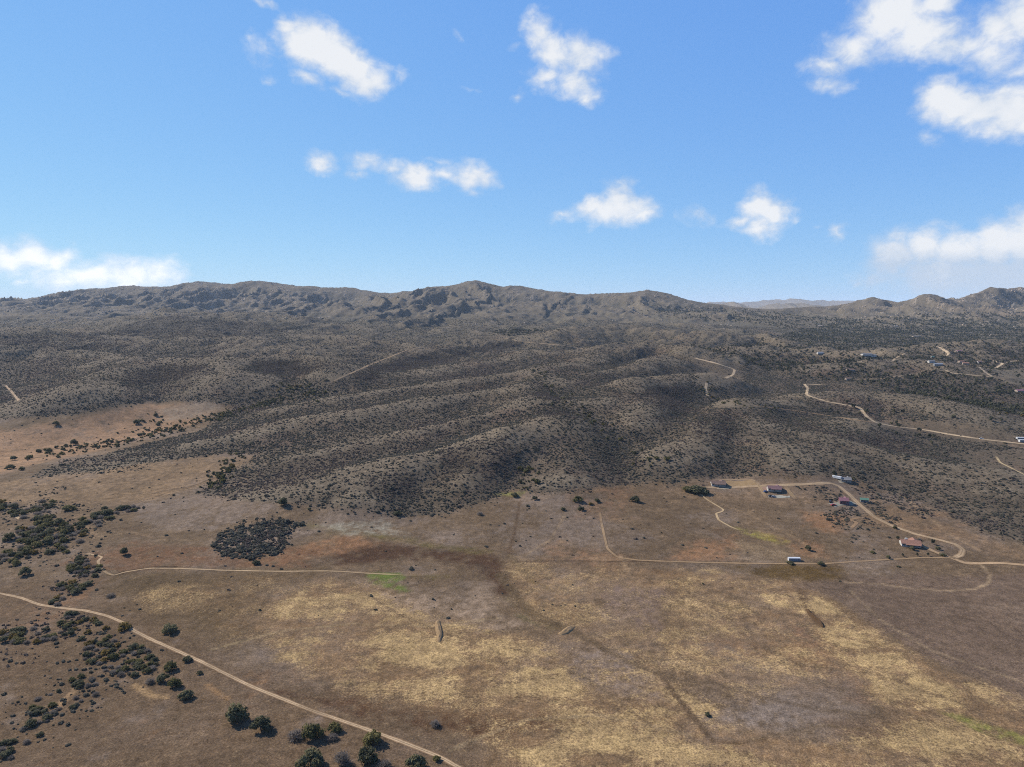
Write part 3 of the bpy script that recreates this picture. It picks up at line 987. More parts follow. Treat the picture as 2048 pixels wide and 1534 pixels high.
def leaf_mat(name, ca, cb, var=.3):
    m, nt, b = new_mat(name)
    ca = [q * TONE for q in ca]
    cb = [q * TONE for q in cb]
    oi = nt.nodes.new('ShaderNodeObjectInfo').outputs['Random']
    nz = mnoise(nt, 1.3, 3, .6)
    mx = nt.nodes.new('ShaderNodeMix')
    mx.data_type = 'RGBA'
    s = nt.nodes.new('ShaderNodeMath')
    s.operation = 'ADD'
    nt.links.new(mrange(nt, nz, .3, .7, -.3, .3), s.inputs[0])
    nt.links.new(oi, s.inputs[1])
    s.use_clamp = True
    nt.links.new(s.outputs[0], mx.inputs[0])
    mx.inputs[6].default_value = (*ca, 1)
    mx.inputs[7].default_value = (*cb, 1)
    cl = scale_col(nt, mx.outputs[2], mrange(nt, nz, .3, .7, 1 - var, 1 + var))
    nt.links.new(cl, b.inputs['Base Color'])
    # leaves let part of the sun through
    tr = nt.nodes.new('ShaderNodeBsdfTranslucent')
    nt.links.new(cl, tr.inputs['Color'])
    ms = nt.nodes.new('ShaderNodeMixShader')
    ms.inputs[0].default_value = .42
    nt.links.new(b.outputs[0], ms.inputs[1])
    nt.links.new(tr.outputs[0], ms.inputs[2])
    nt.links.new(ms.outputs[0], nt.nodes['Material Output'].inputs['Surface'])
    b.inputs['Roughness'].default_value = .8
    b.inputs['Specular IOR Level'].default_value = .15
    return m


# ------------------------------------------------------------------ object helpers
def tag(o, label=None, cat=None, group=None, kind=None):
    for k, v in (('label', label), ('category', cat), ('group', group), ('kind', kind)):
        if v:
            o[k] = v
    return o


def mesh_obj(name, verts, faces, mat=None, parent=None, smooth=False):
    me = bpy.data.meshes.new(name)
    me.from_pydata([tuple(v) for v in verts], [], [tuple(f) for f in faces])
    me.update()
    if smooth:
        me.polygons.foreach_set('use_smooth', [True] * len(me.polygons))
    if mat:
        me.materials.append(mat)
    o = bpy.data.objects.new(name, me)
    COL.objects.link(o)
    if parent:
        o.parent = parent
    return o


def empty(name, loc=(0, 0, 0), rz=0.0):
    o = bpy.data.objects.new(name, None)
    o.empty_display_size = .5
    COL.objects.link(o)
    o.location = loc
    o.rotation_euler = (0, 0, rz)
    return o


def copy_tree(o, parent=None):
    c = o.copy()
    COL.objects.link(c)
    if parent:
        c.parent = parent
    for ch in list(o.children):
        copy_tree(ch, c)
    return c


class MB:
    """collects boxes, prisms and tubes into one mesh"""

    def __init__(s):
        s.v, s.f = [], []

    def box(s, x0, x1, y0, y1, z0, z1):
        b = len(s.v)
        s.v += [(x0, y0, z0), (x1, y0, z0), (x1, y1, z0), (x0, y1, z0), (x0, y0, z1), (x1, y0, z1), (x1, y1, z1), (x0, y1, z1)]
        s.f += [tuple(b + i for i in q) for q in ((3, 2, 1, 0), (4, 5, 6, 7), (0, 1, 5, 4), (1, 2, 6, 5), (2, 3, 7, 6), (3, 0, 4, 7))]
        return s

    def poly(s, vs, fs):
        b = len(s.v)
        s.v += list(vs)
        s.f += [tuple(b + i for i in q) for q in fs]
        return s

    def tube(s, a, b_, ra, rb, n=6):
        a, b_ = Vector(a), Vector(b_)
        d = (b_ - a).normalized()
        t = Vector((0, 0, 1)) if abs(d.z) < .9 else Vector((1, 0, 0))
        u = d.cross(t).normalized()
        w = d.cross(u)
        k = len(s.v)
        for c, r in ((a, ra), (b_, rb)):
            for i in range(n):
                q = 2 * math.pi * i / n
                s.v.append(tuple(c + (u * math.cos(q) + w * math.sin(q)) * r))
        for i in range(n):
            j = (i + 1) % n
            s.f.append((k + i, k + j, k + n + j, k + n + i))
        s.f.append(tuple(k + i for i in reversed(range(n))))
        s.f.append(tuple(k + n + i for i in range(n)))
        return s

    def obj(s, name, mat, parent=None, smooth=False):
        return mesh_obj(name, s.v, s.f, mat, parent, smooth)


# ------------------------------------------------------------------ ground, hills and mountains as three sheets that share their border
fl_h = (HL[:-1, :-1] > 4.0) | (GY[:-1, :-1] > 1150)
fl_m = (HR[:-1, :-1] > 55) & (GY[:-1, :-1] > 3300)
lab = np.where(fl_m, 2, np.where(fl_h, 1, 0))
lab[GY[:-1, :-1] > 7600] = 2
vid = np.arange(NV * NU).reshape(NV, NU)
quads = np.stack([vid[:-1, :-1], vid[:-1, 1:], vid[1:, 1:], vid[1:, :-1]], -1)


def sheet(name, sel):
    q = quads[sel].reshape(-1, 4)
    used, inv = np.unique(q.ravel(), return_inverse=True)
    me = bpy.data.meshes.new(name)
    co = P3.reshape(-1, 3)[used]
    me.vertices.add(len(used))
    me.vertices.foreach_set('co', co.ravel().astype(np.float32))
    nf_ = len(q)
    me.loops.add(nf_ * 4)
    me.loops.foreach_set('vertex_index', inv.astype(np.int32))
    me.polygons.add(nf_)
    me.polygons.foreach_set('loop_start', np.arange(0, nf_ * 4, 4, dtype=np.int32))
    me.polygons.foreach_set('use_smooth', np.ones(nf_, bool))
    me.update(calc_edges=True)
    a = me.attributes.new('albedo', 'FLOAT_COLOR', 'POINT')
    cc = ALB.reshape(-1, 4)[used].astype(np.float32)
    a.data.foreach_set('color', cc.ravel())
    me.normals_split_custom_set_from_vertices(NRM.reshape(-1, 3)[used].tolist())
    me.materials.append(M_GROUND)
    o = bpy.data.objects.new(name, me)
    COL.objects.link(o)
    o['kind'] = 'structure'
    return o


sheet('ground', lab == 0)
sheet('hills', lab == 1)
sheet('mountains', lab == 2)

# far ranges seen through the gap on the right
M_FAR = simple_mat('far_rock', lin(128, 116, 104), 1.0, .25, .002, .05)


def far_range(name, pts_, depth, n=420, m=26):
    P = np.array([pt(*p) for p in pts_])
    xs = np.linspace(P[:, 0].min(), P[:, 0].max(), n)
    o_ = np.argsort(P[:, 0])
    zt = np.interp(xs, P[o_, 0], P[o_, 2])
    y0 = np.interp(xs, P[o_, 0], P[o_, 1])
    V = np.zeros((m, n, 3))
    for j in range(m):
        t = abs(j - m * .5) / (m * .5)
        y = y0 + (j - m * .5) / (m * .5) * depth
        r = ridged(xs, y, depth * .45, 4, 7)
        V[j, :, 0] = xs
        V[j, :, 1] = y
        V[j, :, 2] = 20 + (zt - 20) * (1 - t) ** 1.1 * (1 - (1 - r) * .5 * min(1, t * 3)) + 0.30 * (zt) * fbm(xs, y, depth * .16, 5, 9, .6)
    f = []
    for j in range(m - 1):
        for i in range(n - 1):
            k = j * n + i
            f.append((k, k + 1, k + n + 1, k + n))
    o = mesh_obj(name, V.reshape(-1, 3), f, M_FAR, None, True)
    o['kind'] = 'structure'


far_range('distant_mountains', [(1380, 617, 21000), (1420, 604, 21000), (1480, 605, 21000), (1530, 601, 21000), (1580, 597, 21000), (1620, 599, 21000), (1660, 602, 21000), (1700, 601, 21000),
                                (1760, 605, 21000), (1840, 603, 21000), (1930, 612, 21000)], 5000)
far_range('distant_hills', [(1425, 618, 12000), (1445, 608, 12000), (1465, 603, 12000), (1485, 609, 12000), (1510, 616, 12000), (1545, 610, 12000), (1570, 606, 12000), (1600, 605, 12000),
                            (1625, 609, 12000), (1660, 616, 12000)], 2500)

# ------------------------------------------------------------------ the air
hz = MB().box(-27000, 27000, -1500, 27500, -60, 560).obj('haze', None)
mh = bpy.data.materials.new('thin_haze')
mh.use_nodes = True
mh.node_tree.nodes.clear()
pv = mh.node_tree.nodes.new('ShaderNodeVolumePrincipled')
pv.inputs['Color'].default_value = (.72, .84, 1.0, 1)
pv.inputs['Density'].default_value = 2.1e-5
pv.inputs['Anisotropy'].default_value = 0.0
mo = mh.node_tree.nodes.new('ShaderNodeOutputMaterial')
mh.node_tree.links.new(pv.outputs[0], mo.inputs['Volume'])
hz.data.materials.append(mh)
hz['kind'] = 'stuff'

# ------------------------------------------------------------------ tracks and roads
M_TRACK, nt_, b_ = new_mat('pale_dirt')
a_ = nt_.nodes.new('ShaderNodeAttribute')
a_.attribute_name = 'albedo'
f_ = mmul(nt_, mrange(nt_, mnoise(nt_, 1.2, 4, .7), .3, .7, .75, 1.25), mrange(nt_, mnoise(nt_, .08, 3, .6), .3, .7, .82, 1.15))
nt_.links.new(scale_col(nt_, a_.outputs['Color'], f_), b_.inputs['Base Color'])
b_.inputs['Roughness'].default_value = 1.0
b_.inputs['Specular IOR Level'].default_value = .05

TRACKS = [
    ('dirt_track', [(-60, 1178), (0, 1187), (40, 1195), (80, 1210), (130, 1217), (170, 1221), (215, 1232), (250, 1247), (265, 1260), (300, 1278), (400, 1322), (500, 1372), (620, 1420), (700, 1447),
                    (780, 1475), (830, 1494), (880, 1514), (930, 1542), (1000, 1590)], 2.3, lin(182, 158, 134), lin(140, 114, 92)),
    ('farm_track', [(163, 1108), (180, 1108), (205, 1114), (196, 1122), (200, 1136), (215, 1147), (228, 1151), (250, 1144), (300, 1136.5), (360, 1137), (450, 1141), (560, 1143), (650, 1142), (690, 1143.5), (740, 1147), (800, 1150), (850, 1153)], 1.7, lin(184, 160, 134), lin(150, 124, 100)),
    ('dirt_track', [(-40, 1000), (0, 1015), (20, 1025), (42, 1040)], 2.6, lin(176, 152, 128), lin(150, 126, 102)),
    ('dirt_track', [(262, 1010), (290, 1000), (330, 986), (360, 980), (400, 970), (425, 958)], 1.3, lin(148, 120, 94), lin(120, 96, 74)),
    ('dirt_road', [(1405, 974), (1440, 976), (1480, 974), (1540, 971), (1600, 969), (1660, 966), (1678, 972), (1700, 990), (1720, 1010), (1750, 1035), (1785, 1052), (1830, 1068), (1880, 1080), (1912, 1089),
                   (1926, 1099), (1922, 1110), (1905, 1117)], 4.0, lin(172, 148, 124), lin(150, 126, 104)),
    ('dirt_road', [(1838, 1088), (1868, 1103), (1905, 1117), (1930, 1126), (1960, 1127), (2000, 1126), (2048, 1130), (2120, 1134)], 3.6, lin(184, 156, 130), lin(160, 132, 106)),
    ('dirt_road', [(1200, 1024), (1203, 1045), (1208, 1070), (1215, 1098), (1235, 1115), (1280, 1121), (1400, 1125), (1500, 1127), (1640, 1128), (1700, 1124), (1780, 1119), (1850, 1115), (1905, 1116)], 2.0, lin(164, 138, 112), lin(124, 100, 78)),
    ('footpath', [(1398, 986), (1415, 1000), (1447, 1019), (1445, 1023), (1432, 1027), (1437, 1040), (1460, 1053), (1482, 1062)], 1.7, lin(186, 162, 132), lin(176, 150, 120)),
    ('dirt_road', [(1650, 770), (1608, 768), (1616, 776), (1612, 790), (1650, 802), (1700, 812), (1720, 815), (1732, 832), (1752, 846), (1790, 853), (1850, 860), (1900, 869), (1960, 878), (2048, 888), (2120, 897)], 4.6, lin(190, 168, 144), lin(176, 152, 128)),
    ('dirt_road', [(1752, 846), (1700, 838), (1640, 829), (1580, 820), (1500, 810)], 2.6, lin(150, 122, 98), lin(132, 106, 84)),
    ('dirt_road', [(1388, 716), (1430, 726), (1470, 739), (1466, 750), (1450, 757)], 5.0, lin(186, 164, 142), lin(176, 152, 130)),
    ('dirt_road', [(1414, 765), (1411, 778), (1416, 793)], 4.5, lin(186, 164, 142), lin(176, 152, 130)),
    ('dirt_road', [(660, 766), (690, 752), (740, 730), (780, 714), (815, 700)], 4.0, lin(158, 134, 112), lin(146, 122, 100)),
    ('dirt_road', [(10, 770), (22, 782), (38, 802)], 3.6, lin(176, 150, 130), lin(160, 136, 114)),
    ('dirt_road', [(1970, 718), (2007, 727), (1990, 737)], 6.0, lin(190, 170, 148), lin(178, 156, 134)),
    ('dirt_road', [(2007, 727), (2030, 722), (2060, 718)], 4.5, lin(178, 156, 136), lin(166, 144, 122)),
    ('dirt_road', [(1868, 691), (1885, 698), (1898, 706), (1894, 712)], 6.0, lin(190, 168, 146), lin(178, 156, 134)),
    ('dirt_road', [(1785, 722), (1795, 714), (1810, 707)], 4.5, lin(176, 154, 134), lin(166, 144, 122)),
    ('dirt_road', [(1890, 738), (1900, 746), (1985, 754)], 4.5, lin(170, 150, 130), lin(160, 140, 120)),
    ('dirt_road', [(1958, 734), (1972, 746), (1990, 756)], 5.0, lin(186, 166, 146), lin(176, 154, 134)),
    ('dirt_road', [(1700, 759), (1760, 758), (1830, 748)], 4.0, lin(164, 142, 122), lin(154, 132, 112)),
    ('dirt_road', [(1992, 912), (2000, 925), (2020, 935), (2060, 955)], 2.4, lin(184, 164, 132), lin(166, 142, 112)),
    ('dirt_track', [(1005, 676), (1045, 684), (1120, 690), (1180, 700)], 3.5, lin(150, 130, 112), lin(136, 116, 98)),
    ('dirt_track', [(1700, 1058), (1715, 1045), (1698, 1040), (1722, 1035)], 2.4, lin(150, 122, 98), lin(138, 112, 90)),
    ('bare_strip', [(1512, 962), (1522, 978), (1534, 998)], 3.2, lin(150, 128, 104), lin(140, 116, 94)),
    ('bare_strip', [(1570, 973), (1580, 985), (1592, 999)], 3.2, lin(150, 128, 104), lin(140, 116, 94)),
    ('bare_strip', [(1430, 960), (1470, 959), (1506, 959), (1520, 971)], 1.6, lin(158, 136, 112), lin(146, 122, 100)),
]
TRACK_XY = []
for nm, pts_, wid, cout, cin in TRACKS:
    q = np.array(densify(pts_, 10))
    # round the corners
    for _ in range(3):
        q[1:-1] = .25 * q[:-2] + .5 * q[1:-1] + .25 * q[2:]
    W3 = at(q[:, 0], q[:, 1])[:, :2]
    # drop jumps over hidden ground, resample evenly
    sl_ = np.concatenate([[0], np.cumsum(np.linalg.norm(np.diff(W3, axis=0), axis=1))])
    stp = max(1.2, W3[:, 1].mean() * .0025)
    tt = np.linspace(0, sl_[-1], max(8, int(sl_[-1] / stp)))
    cx_ = np.interp(tt, sl_, W3[:, 0])
    cy_ = np.interp(tt, sl_, W3[:, 1])
    TRACK_XY.append((np.stack([cx_, cy_], -1), wid))
    tx, ty = np.gradient(cx_), np.gradient(cy_)
    L = np.hypot(tx, ty) + 1e-9
    nx, ny = -ty / L, tx / L
    sd = len(TRACK_XY) * 13
    wj = wid * (1 + .22 * fbm(tt, tt * 0 + sd, 9, 3, 5))
    prof = [(-.72, None, 1), (-.44, cin, 1), (-.30, cout, 1), (-.13, cout, 1), (0, cin, .72), (.13, cout, 1), (.30, cout, 1), (.44, cin, 1), (.72, None, 1)]
    V, CC, F = [], [], []
    lift = .05 + .00022 * cy_
    for o_, c_, k_ in prof:
        rag = 1 + (.6 if c_ is None else .24) * fbm(tt * 1.0, tt * 0 + 7 * sd + 50 * o_, 4.5, 3, 6)
        X_ = cx_ + nx * wj * o_ * rag
        Y_ = cy_ + ny * wj * o_ * rag
        Z_ = gsample(GZ, X_, Y_) + lift * (.5 if c_ is None else 1)
        V.append(np.stack([X_, Y_, Z_], -1))
        cc_ = np.ones((len(cx_), 4))
        gc_ = np.stack([gsample(ALB[..., q_], X_, Y_) for q_ in range(3)], -1)
        if c_ is None:
            cc_[:, :3] = gc_
        else:
            worn = (.16 + .38 * sstep(fbm(tt, tt * 0 + 3 * sd, 38, 3, 8), -.1, .5))[:, None]
            fade = sstep(np.minimum(tt / 8.0, (tt[-1] - tt) / (45.0 if nm == 'farm_track' else 8.0)), 0, 1)[:, None]
            worn = 1 - (1 - worn) * fade
            cc_[:, :3] = (c_ * k_)[None, :] * (1 - worn) + gc_ * worn
        CC.append(cc_)
    n_ = len(cx_)
    for j in range(len(prof) - 1):
        for i in range(n_ - 1):
            F.append((j * n_ + i, j * n_ + i + 1, (j + 1) * n_ + i + 1, (j + 1) * n_ + i))
    V = np.concatenate(V)
    o = mesh_obj(nm, V, F, M_TRACK, None, True)
    if o.data.polygons[0].normal.z < 0:
        o.data.flip_normals()
    a = o.data.attributes.new('albedo', 'FLOAT_COLOR', 'POINT')
    a.data.foreach_set('color', np.concatenate(CC).astype(np.float32).ravel())
    o['kind'] = 'structure'

for P_, a_ in [([(1690, 700), (1780, 694), (1800, 702), (1700, 712)], .8), ([(1760, 738), (1830, 734), (1845, 748), (1780, 756)], .75), ([(1980, 740), (2100, 730), (2100, 772), (2010, 768)], .8),
               ([(1385, 714), (1480, 718), (1492, 765), (1400, 772)], .9), ([(1860, 838), (2060, 842), (2100, 960), (1900, 905)], .85)]:
    WOOD.ravel()[:] *= 1 - a_ * area_mask(P_, 10, 12, 40, 7)

# keep shrubs and trees off the tracks
for P_, wid in TRACK_XY:
    pad = wid * .5 + 2.5
    m = (FX > P_[:, 0].min() - pad) & (FX < P_[:, 0].max() + pad) & (FY > P_[:, 1].min() - pad) & (FY < P_[:, 1].max() + pad)
    if m.any():
        dd, _ = seg_dist(FX[m], FY[m], P_[::max(1, len(P_) // 60)])
        k = sstep(dd, wid * .5 + .8, wid * .5 + 3)
        SHRUB.ravel()[m] *= k
        WOOD.ravel()[m] *= k


# ------------------------------------------------------------------ yards
def yard(name, quad, c, seed):
    Q = at([p[0] for p in quad], [p[1] for p in quad])[:, :2]
    n = 9
    V = []
    for j in range(n):
        for i in range(n):
            u, v = i / (n - 1), j / (n - 1)
            p = (Q[0] * (1 - u) + Q[1] * u) * (1 - v) + (Q[3] * (1 - u) + Q[2] * u) * v
            ed = min(u, v, 1 - u, 1 - v)
            p = p + np.array([math.sin(i * 2.3 + seed), math.cos(j * 1.9 + i + seed)]) * (.9 if ed == 0 else .2)
            V.append((p[0], p[1], float(gsample(GZ, p[0], p[1])) + .16))
    f = [(j * n + i, j * n + i + 1, (j + 1) * n + i + 1, (j + 1) * n + i) for j in range(n - 1) for i in range(n - 1)]
    o = mesh_obj(name, V, f, simple_mat(name + '_surface', c, 1.0, .22, .25, .05), None, True)
    if o.data.polygons[0].normal.z < 0:
        o.data.flip_normals()
    o['kind'] = 'structure'
    # no shrubs on it
    c_ = Q.mean(0)
    rr = np.abs(Q - c_).max() + 3
    m = (np.abs(FX - c_[0]) < rr) & (np.abs(FY - c_[1]) < rr)
    ins = np.zeros(m.sum(), bool)
    X, Y = FX[m], FY[m]
    for (ax, ay), (bx, by) in zip(Q, np.roll(Q, -1, 0)):
        ins ^= ((ay > Y) != (by > Y)) & (X < (bx - ax) * (Y - ay) / (by - ay + 1e-9) + ax)
    for A in (SHRUB, WOOD):
        a = A.ravel()
        t = a[m]
        t[ins] = 0
        a[m] = t


yard('gravel_yard', [(1655, 1007), (1698, 1001), (1714, 1008), (1668, 1014)], lin(150, 146, 140), 1)
yard('concrete_pad', [(1536, 991), (1578, 992), (1577, 996), (1534, 995)], lin(168, 164, 158), 2)
yard('gravel_yard', [(1519, 975), (1540, 974), (1546, 979), (1528, 981)], lin(150, 122, 112), 3)
yard('gravel_yard', [(1421, 972), (1450, 973), (1470, 977), (1440, 979)], lin(172, 160, 146), 4)
yard('bare_lot', [(1452, 961), (1506, 960), (1517, 971), (1456, 972)], lin(148, 124, 98), 5)
yard('gravel_yard', [(1676, 961), (1696, 959), (1700, 964), (1680, 966)], lin(160, 148, 134), 6)

# ------------------------------------------------------------------ buildings
M_STUCCO = simple_mat('white_stucco', (.42, .40, .37), .9, .1, .6)
M_TANWALL = simple_mat('tan_stucco', (.30, .24, .19), .9, .12, .6)
M_GREYWALL = simple_mat('grey_siding', (.19, .19, .19), .8, .12, .6)
M_MAROONWALL = simple_mat('maroon_siding', (.16, .07, .075), .8, .15, .6)
M_TILE = simple_mat('orange_tile', (.23, .12, .082), .85, .25, 1.2)
M_BROWNROOF = simple_mat('brown_shingle', (.14, .092, .072), .9, .2, 1.0)
M_MAROONROOF = simple_mat('maroon_metal', (.15, .085, .083), .7, .15, .5)
M_ROSEROOF = simple_mat('rose_metal', (.20, .095, .105), .6, .15, .5)
M_GREENROOF = simple_mat('green_metal', (.085, .165, .115), .6, .15, .5)
M_GREYROOF = simple_mat('grey_shingle', (.15, .145, .145), .8, .2, 1.0)
M_WHITEMETAL = simple_mat('white_metal', (.44, .45, .46), .5, .06, .8, .35)
M_SIDE = simple_mat('blue_grey_steel', (.17, .18, .20), .6, .2, .7, .3)  # blue grey roofs; on the long shed's side, shade put into the colour
M_GLASS = simple_mat('window_glass', (.025, .03, .038), .1, .1, 1, .5)
M_FRAME = simple_mat('window_frame', (.55, .53, .5), .6, .05, 2)
M_DOOR = simple_mat('door_paint', (.12, .07, .05), .6, .1, 2)
M_WOOD = simple_mat('porch_wood', (.16, .11, .08), .8, .2, 2)
M_RUBBER = simple_mat('tyre_rubber', (.02, .02, .02), .8, .1, 2)


def roof_mesh(L, W, h, rise, ov):
    """two pitched slabs with thickness"""
    a, b, t = L / 2 + ov, W / 2 + ov, .22
    e = h - rise * ov / (W / 2)
    v = [(-a, -b, e), (a, -b, e), (a, 0, h + rise), (-a, 0, h + rise), (a, b, e), (-a, b, e)]
    v += [(x, y, z + t) for x, y, z in v]
    f = [(0, 3, 2, 1), (3, 5, 4, 2), (6, 7, 8, 9), (9, 8, 10, 11), (0, 1, 7, 6), (4, 5, 11, 10), (1, 2, 8, 7), (2, 4, 10, 8), (3, 0, 6, 9), (5, 3, 9, 11)]
    return MB().poly(v, f)


def wall_mesh(L, W, h, rise):
    a, b = L / 2, W / 2
    v = [(-a, -b, -.8), (a, -b, -.8), (a, b, -.8), (-a, b, -.8), (-a, -b, h), (a, -b, h), (a, b, h), (-a, b, h), (-a, 0, h + rise - .02), (a, 0, h + rise - .02)]
    f = [(0, 1, 5, 4), (1, 2, 6, 9, 5), (2, 3, 7, 6), (3, 0, 4, 8, 7)]
    return MB().poly(v, f)


def window(root, x, y, z, w, h, axis):
    """frame proud of the wall, pane inside it"""
    if axis == 'y':
        s = -1 if y < 0 else 1
        fr = MB().box(x - w / 2 - .1, x + w / 2 + .1, *sorted((y + s * .004, y + s * .07)), z - .1, z + h + .1).obj('window', M_FRAME, root)
        MB().box(x - w / 2, x + w / 2, *sorted((y + s * .075, y + s * .095)), z, z + h).obj('pane', M_GLASS, fr)
    else:
        s = -1 if x < 0 else 1
        fr = MB().box(*sorted((x + s * .004, x + s * .07)), y - w / 2 - .1, y + w / 2 + .1, z - .1, z + h + .1).obj('window', M_FRAME, root)
        MB().box(*sorted((x + s * .075, x + s * .095)), y - w / 2, y + w / 2, z, z + h).obj('pane', M_GLASS, fr)


def house(name, px, py, rz, L, W, h, rise, wallm, roofm, label, cat='house', porch=False, chimney=None, nwin=3, wing=None, detail=True):
    p = at(px, py)[0]
    e = empty(name, (p[0], p[1], p[2] + .1), R(rz))
    if name != 'far_house':
        e.scale = (.92, .92, .92)
    tag(e, label, cat)
    wall_mesh(L, W, h, rise).obj('wall', wallm, e)
    rf = roof_mesh(L, W, h, rise, .55).obj('roof', roofm, e)
    if wing:
        wx, wl, ww = wing                     # a cross wing towards the viewer or away
        b = MB()
        sgn = -1 if wl < 0 else 1
        m = wall_mesh(abs(wl), ww, h, rise * .8)
        rm = roof_mesh(abs(wl), ww, h, rise * .8, .5)
        rot = Matrix.Rotation(math.pi / 2, 3, 'Z')
        off = Vector((wx, sgn * (W / 2 + abs(wl) / 2 - 1.2), -.03))
        for mm, nm, mt in ((m, 'wing_wall', wallm), (rm, 'wing_roof', roofm)):
            mm.v = [tuple(rot @ Vector(q) + off) for q in mm.v]
            mm.obj(nm, mt, e)
    if detail:
        for k in range(nwin):
            x = -L / 2 + L * (k + .5) / nwin
            if k == nwin // 2:
                MB().box(x - .5, x + .5, -W / 2 - .08, -W / 2 - .004, 0, 2.1).obj('door', M_DOOR, e)
            else:
                window(e, x, -W / 2, .9, 1.5, 1.2, 'y')
        window(e, -L / 2, -W * .22, .9, 1.3, 1.2, 'x')
        window(e, -L / 2, W * .22, .9, 1.3, 1.2, 'x')
    if porch:
        b = MB().poly([(-L * .3, -W / 2 - 2.6, h - .55), (L * .48, -W / 2 - 2.6, h - .55), (L * .48, -W / 2 - .3, h - .02), (-L * .3, -W / 2 - .3, h - .02),
                       (-L * .3, -W / 2 - 2.6, h - .42), (L * .48, -W / 2 - 2.6, h - .42), (L * .48, -W / 2 - .3, h + .11), (-L * .3, -W / 2 - .3, h + .11)],
                      [(3, 2, 1, 0), (4, 5, 6, 7), (0, 1, 5, 4), (1, 2, 6, 5), (2, 3, 7, 6), (3, 0, 4, 7)])
        b.obj('porch_roof', roofm, e)
        for k in range(5):
            x = -L * .27 + L * .72 * k / 4
            MB().box(x - .12, x + .12, -W / 2 - 2.5, -W / 2 - 2.26, -.5, h - .5).obj('post', M_WOOD, e)
    if chimney:
        cx, cy, cw, ch, cm = chimney
        MB().box(cx - cw / 2, cx + cw / 2, cy - cw / 2, cy + cw / 2, h + .2, h + rise + ch).obj('chimney', cm, rf)
    return e


house('tile_roofed_house', 1820, 1091, -16, 15.5, 9.0, 2.9, 2.1, M_STUCCO, M_TILE, 'white house with an orange tile roof inside the loop of the road', porch=True,
      chimney=(-3.0, 1.6, 1.9, 1.0, M_STUCCO), nwin=5, wing=(4.2, 6.0, 7.0))
house('ranch_house', 1436, 970, -6, 15.5, 9.0, 2.8, 1.9, M_STUCCO, M_BROWNROOF, 'white walled house with a brown roof at the left end of the upper road', nwin=5, porch=True, wing=(5.0, 4.5, 6.0))
house('ranch_house', 1548, 980, -9, 14.0, 8.5, 2.8, 1.9, M_STUCCO, M_MAROONROOF, 'white gabled house with a maroon roof above the pale concrete pad', nwin=5, porch=True, wing=(4.6, 4.0, 5.5))
house('farm_house', 1687, 1006, -14, 8.5, 8.0, 3.4, 2.3, M_MAROONWALL, M_ROSEROOF, 'maroon house with a rose red roof on the grey gravel yard', nwin=3, wing=(2.6, 4.0, 4.5))
house('shed', 1728, 1003, -16, 7.5, 5.5, 2.4, 1.3, M_GREYWALL, M_GREENROOF, 'small shed with a green roof across the road from the maroon house', 'shed', nwin=3)
house('hill_house', 1690, 962, -8, 11.0, 8.0, 3.0, 1.4, M_STUCCO, M_GREYROOF, 'white house with a grey roof at the top corner of the road', nwin=5, porch=True, chimney=(3.0, 1.0, 1.2, .9, M_STUCCO))


def trailer(name, px, py, rz, L, W, H, label, roofm, wallm, cat, wheels=True, rib=6):
    p = at(px, py)[0]
    e = empty(name, (p[0], p[1], p[2] + .1), R(rz))
    tag(e, label, cat)
    z0 = .75 if wheels else -.4
    MB().box(-L / 2, L / 2, -W / 2, W / 2, z0, H).obj('body', wallm, e)
    r_ = MB()
    n = 7
    arc = [(W / 2 + .12) * math.cos(math.pi * k / (n - 1)) for k in range(n)]
    hz_ = [H + .02 + .35 * math.sin(math.pi * k / (n - 1)) for k in range(n)]
    v = [(x, arc[k], hz_[k]) for x in (-L / 2 - .15, L / 2 + .15) for k in range(n)]
    r_.poly(v, [(k, k + 1, n + k + 1, n + k) for k in range(n - 1)] + [tuple(range(n)), tuple(reversed(range(n, 2 * n))), (0, n, 2 * n - 1, n - 1)])
    r_.obj('roof', roofm, e)
    for k in range(rib):
        x = -L / 2 + L * (k + .5) / rib
        MB().box(x - .06, x + .06, -W / 2 - .06, -W / 2 - .004, z0 + .1, H - .1).obj('rib', wallm, e)
    MB().box(-L / 2 - .07, -L / 2 - .004, -W * .4, W * .4, z0 + .1, H - .2).obj('door', M_WHITEMETAL, e)
    if wheels:
        for x in (L * .25, L * .36):
            for s in (-1, 1):
                MB().tube((x, s * (W / 2 - .35), .45), (x, s * (W / 2 - .05), .45), .5, .5, 12).obj('wheel', M_RUBBER, e)
    return e


trailer('long_shed', 1588, 1121, -1, 9.0, 2.9, 2.1, 'long shed with a white rounded roof and side coloured shaded grey beside the lower dirt road', M_WHITEMETAL, M_SIDE, 'shed', False, 8)
trailer('camper_trailer', 1674, 958, -52, 9.5, 2.6, 2.9, 'white camper trailer parked left of the white house at the road corner', M_WHITEMETAL, M_WHITEMETAL, 'trailer')
trailer('barn', 2040, 879, -6, 9, 4.5, 3.0, 'upper of two long white barns at the right edge by the far road', M_WHITEMETAL, M_GREYWALL, 'barn', False)
trailer('barn', 2045, 884, -6, 9, 4.5, 3.0, 'lower of two long white barns at the right edge by the far road', M_WHITEMETAL, M_GREYWALL, 'barn', False)


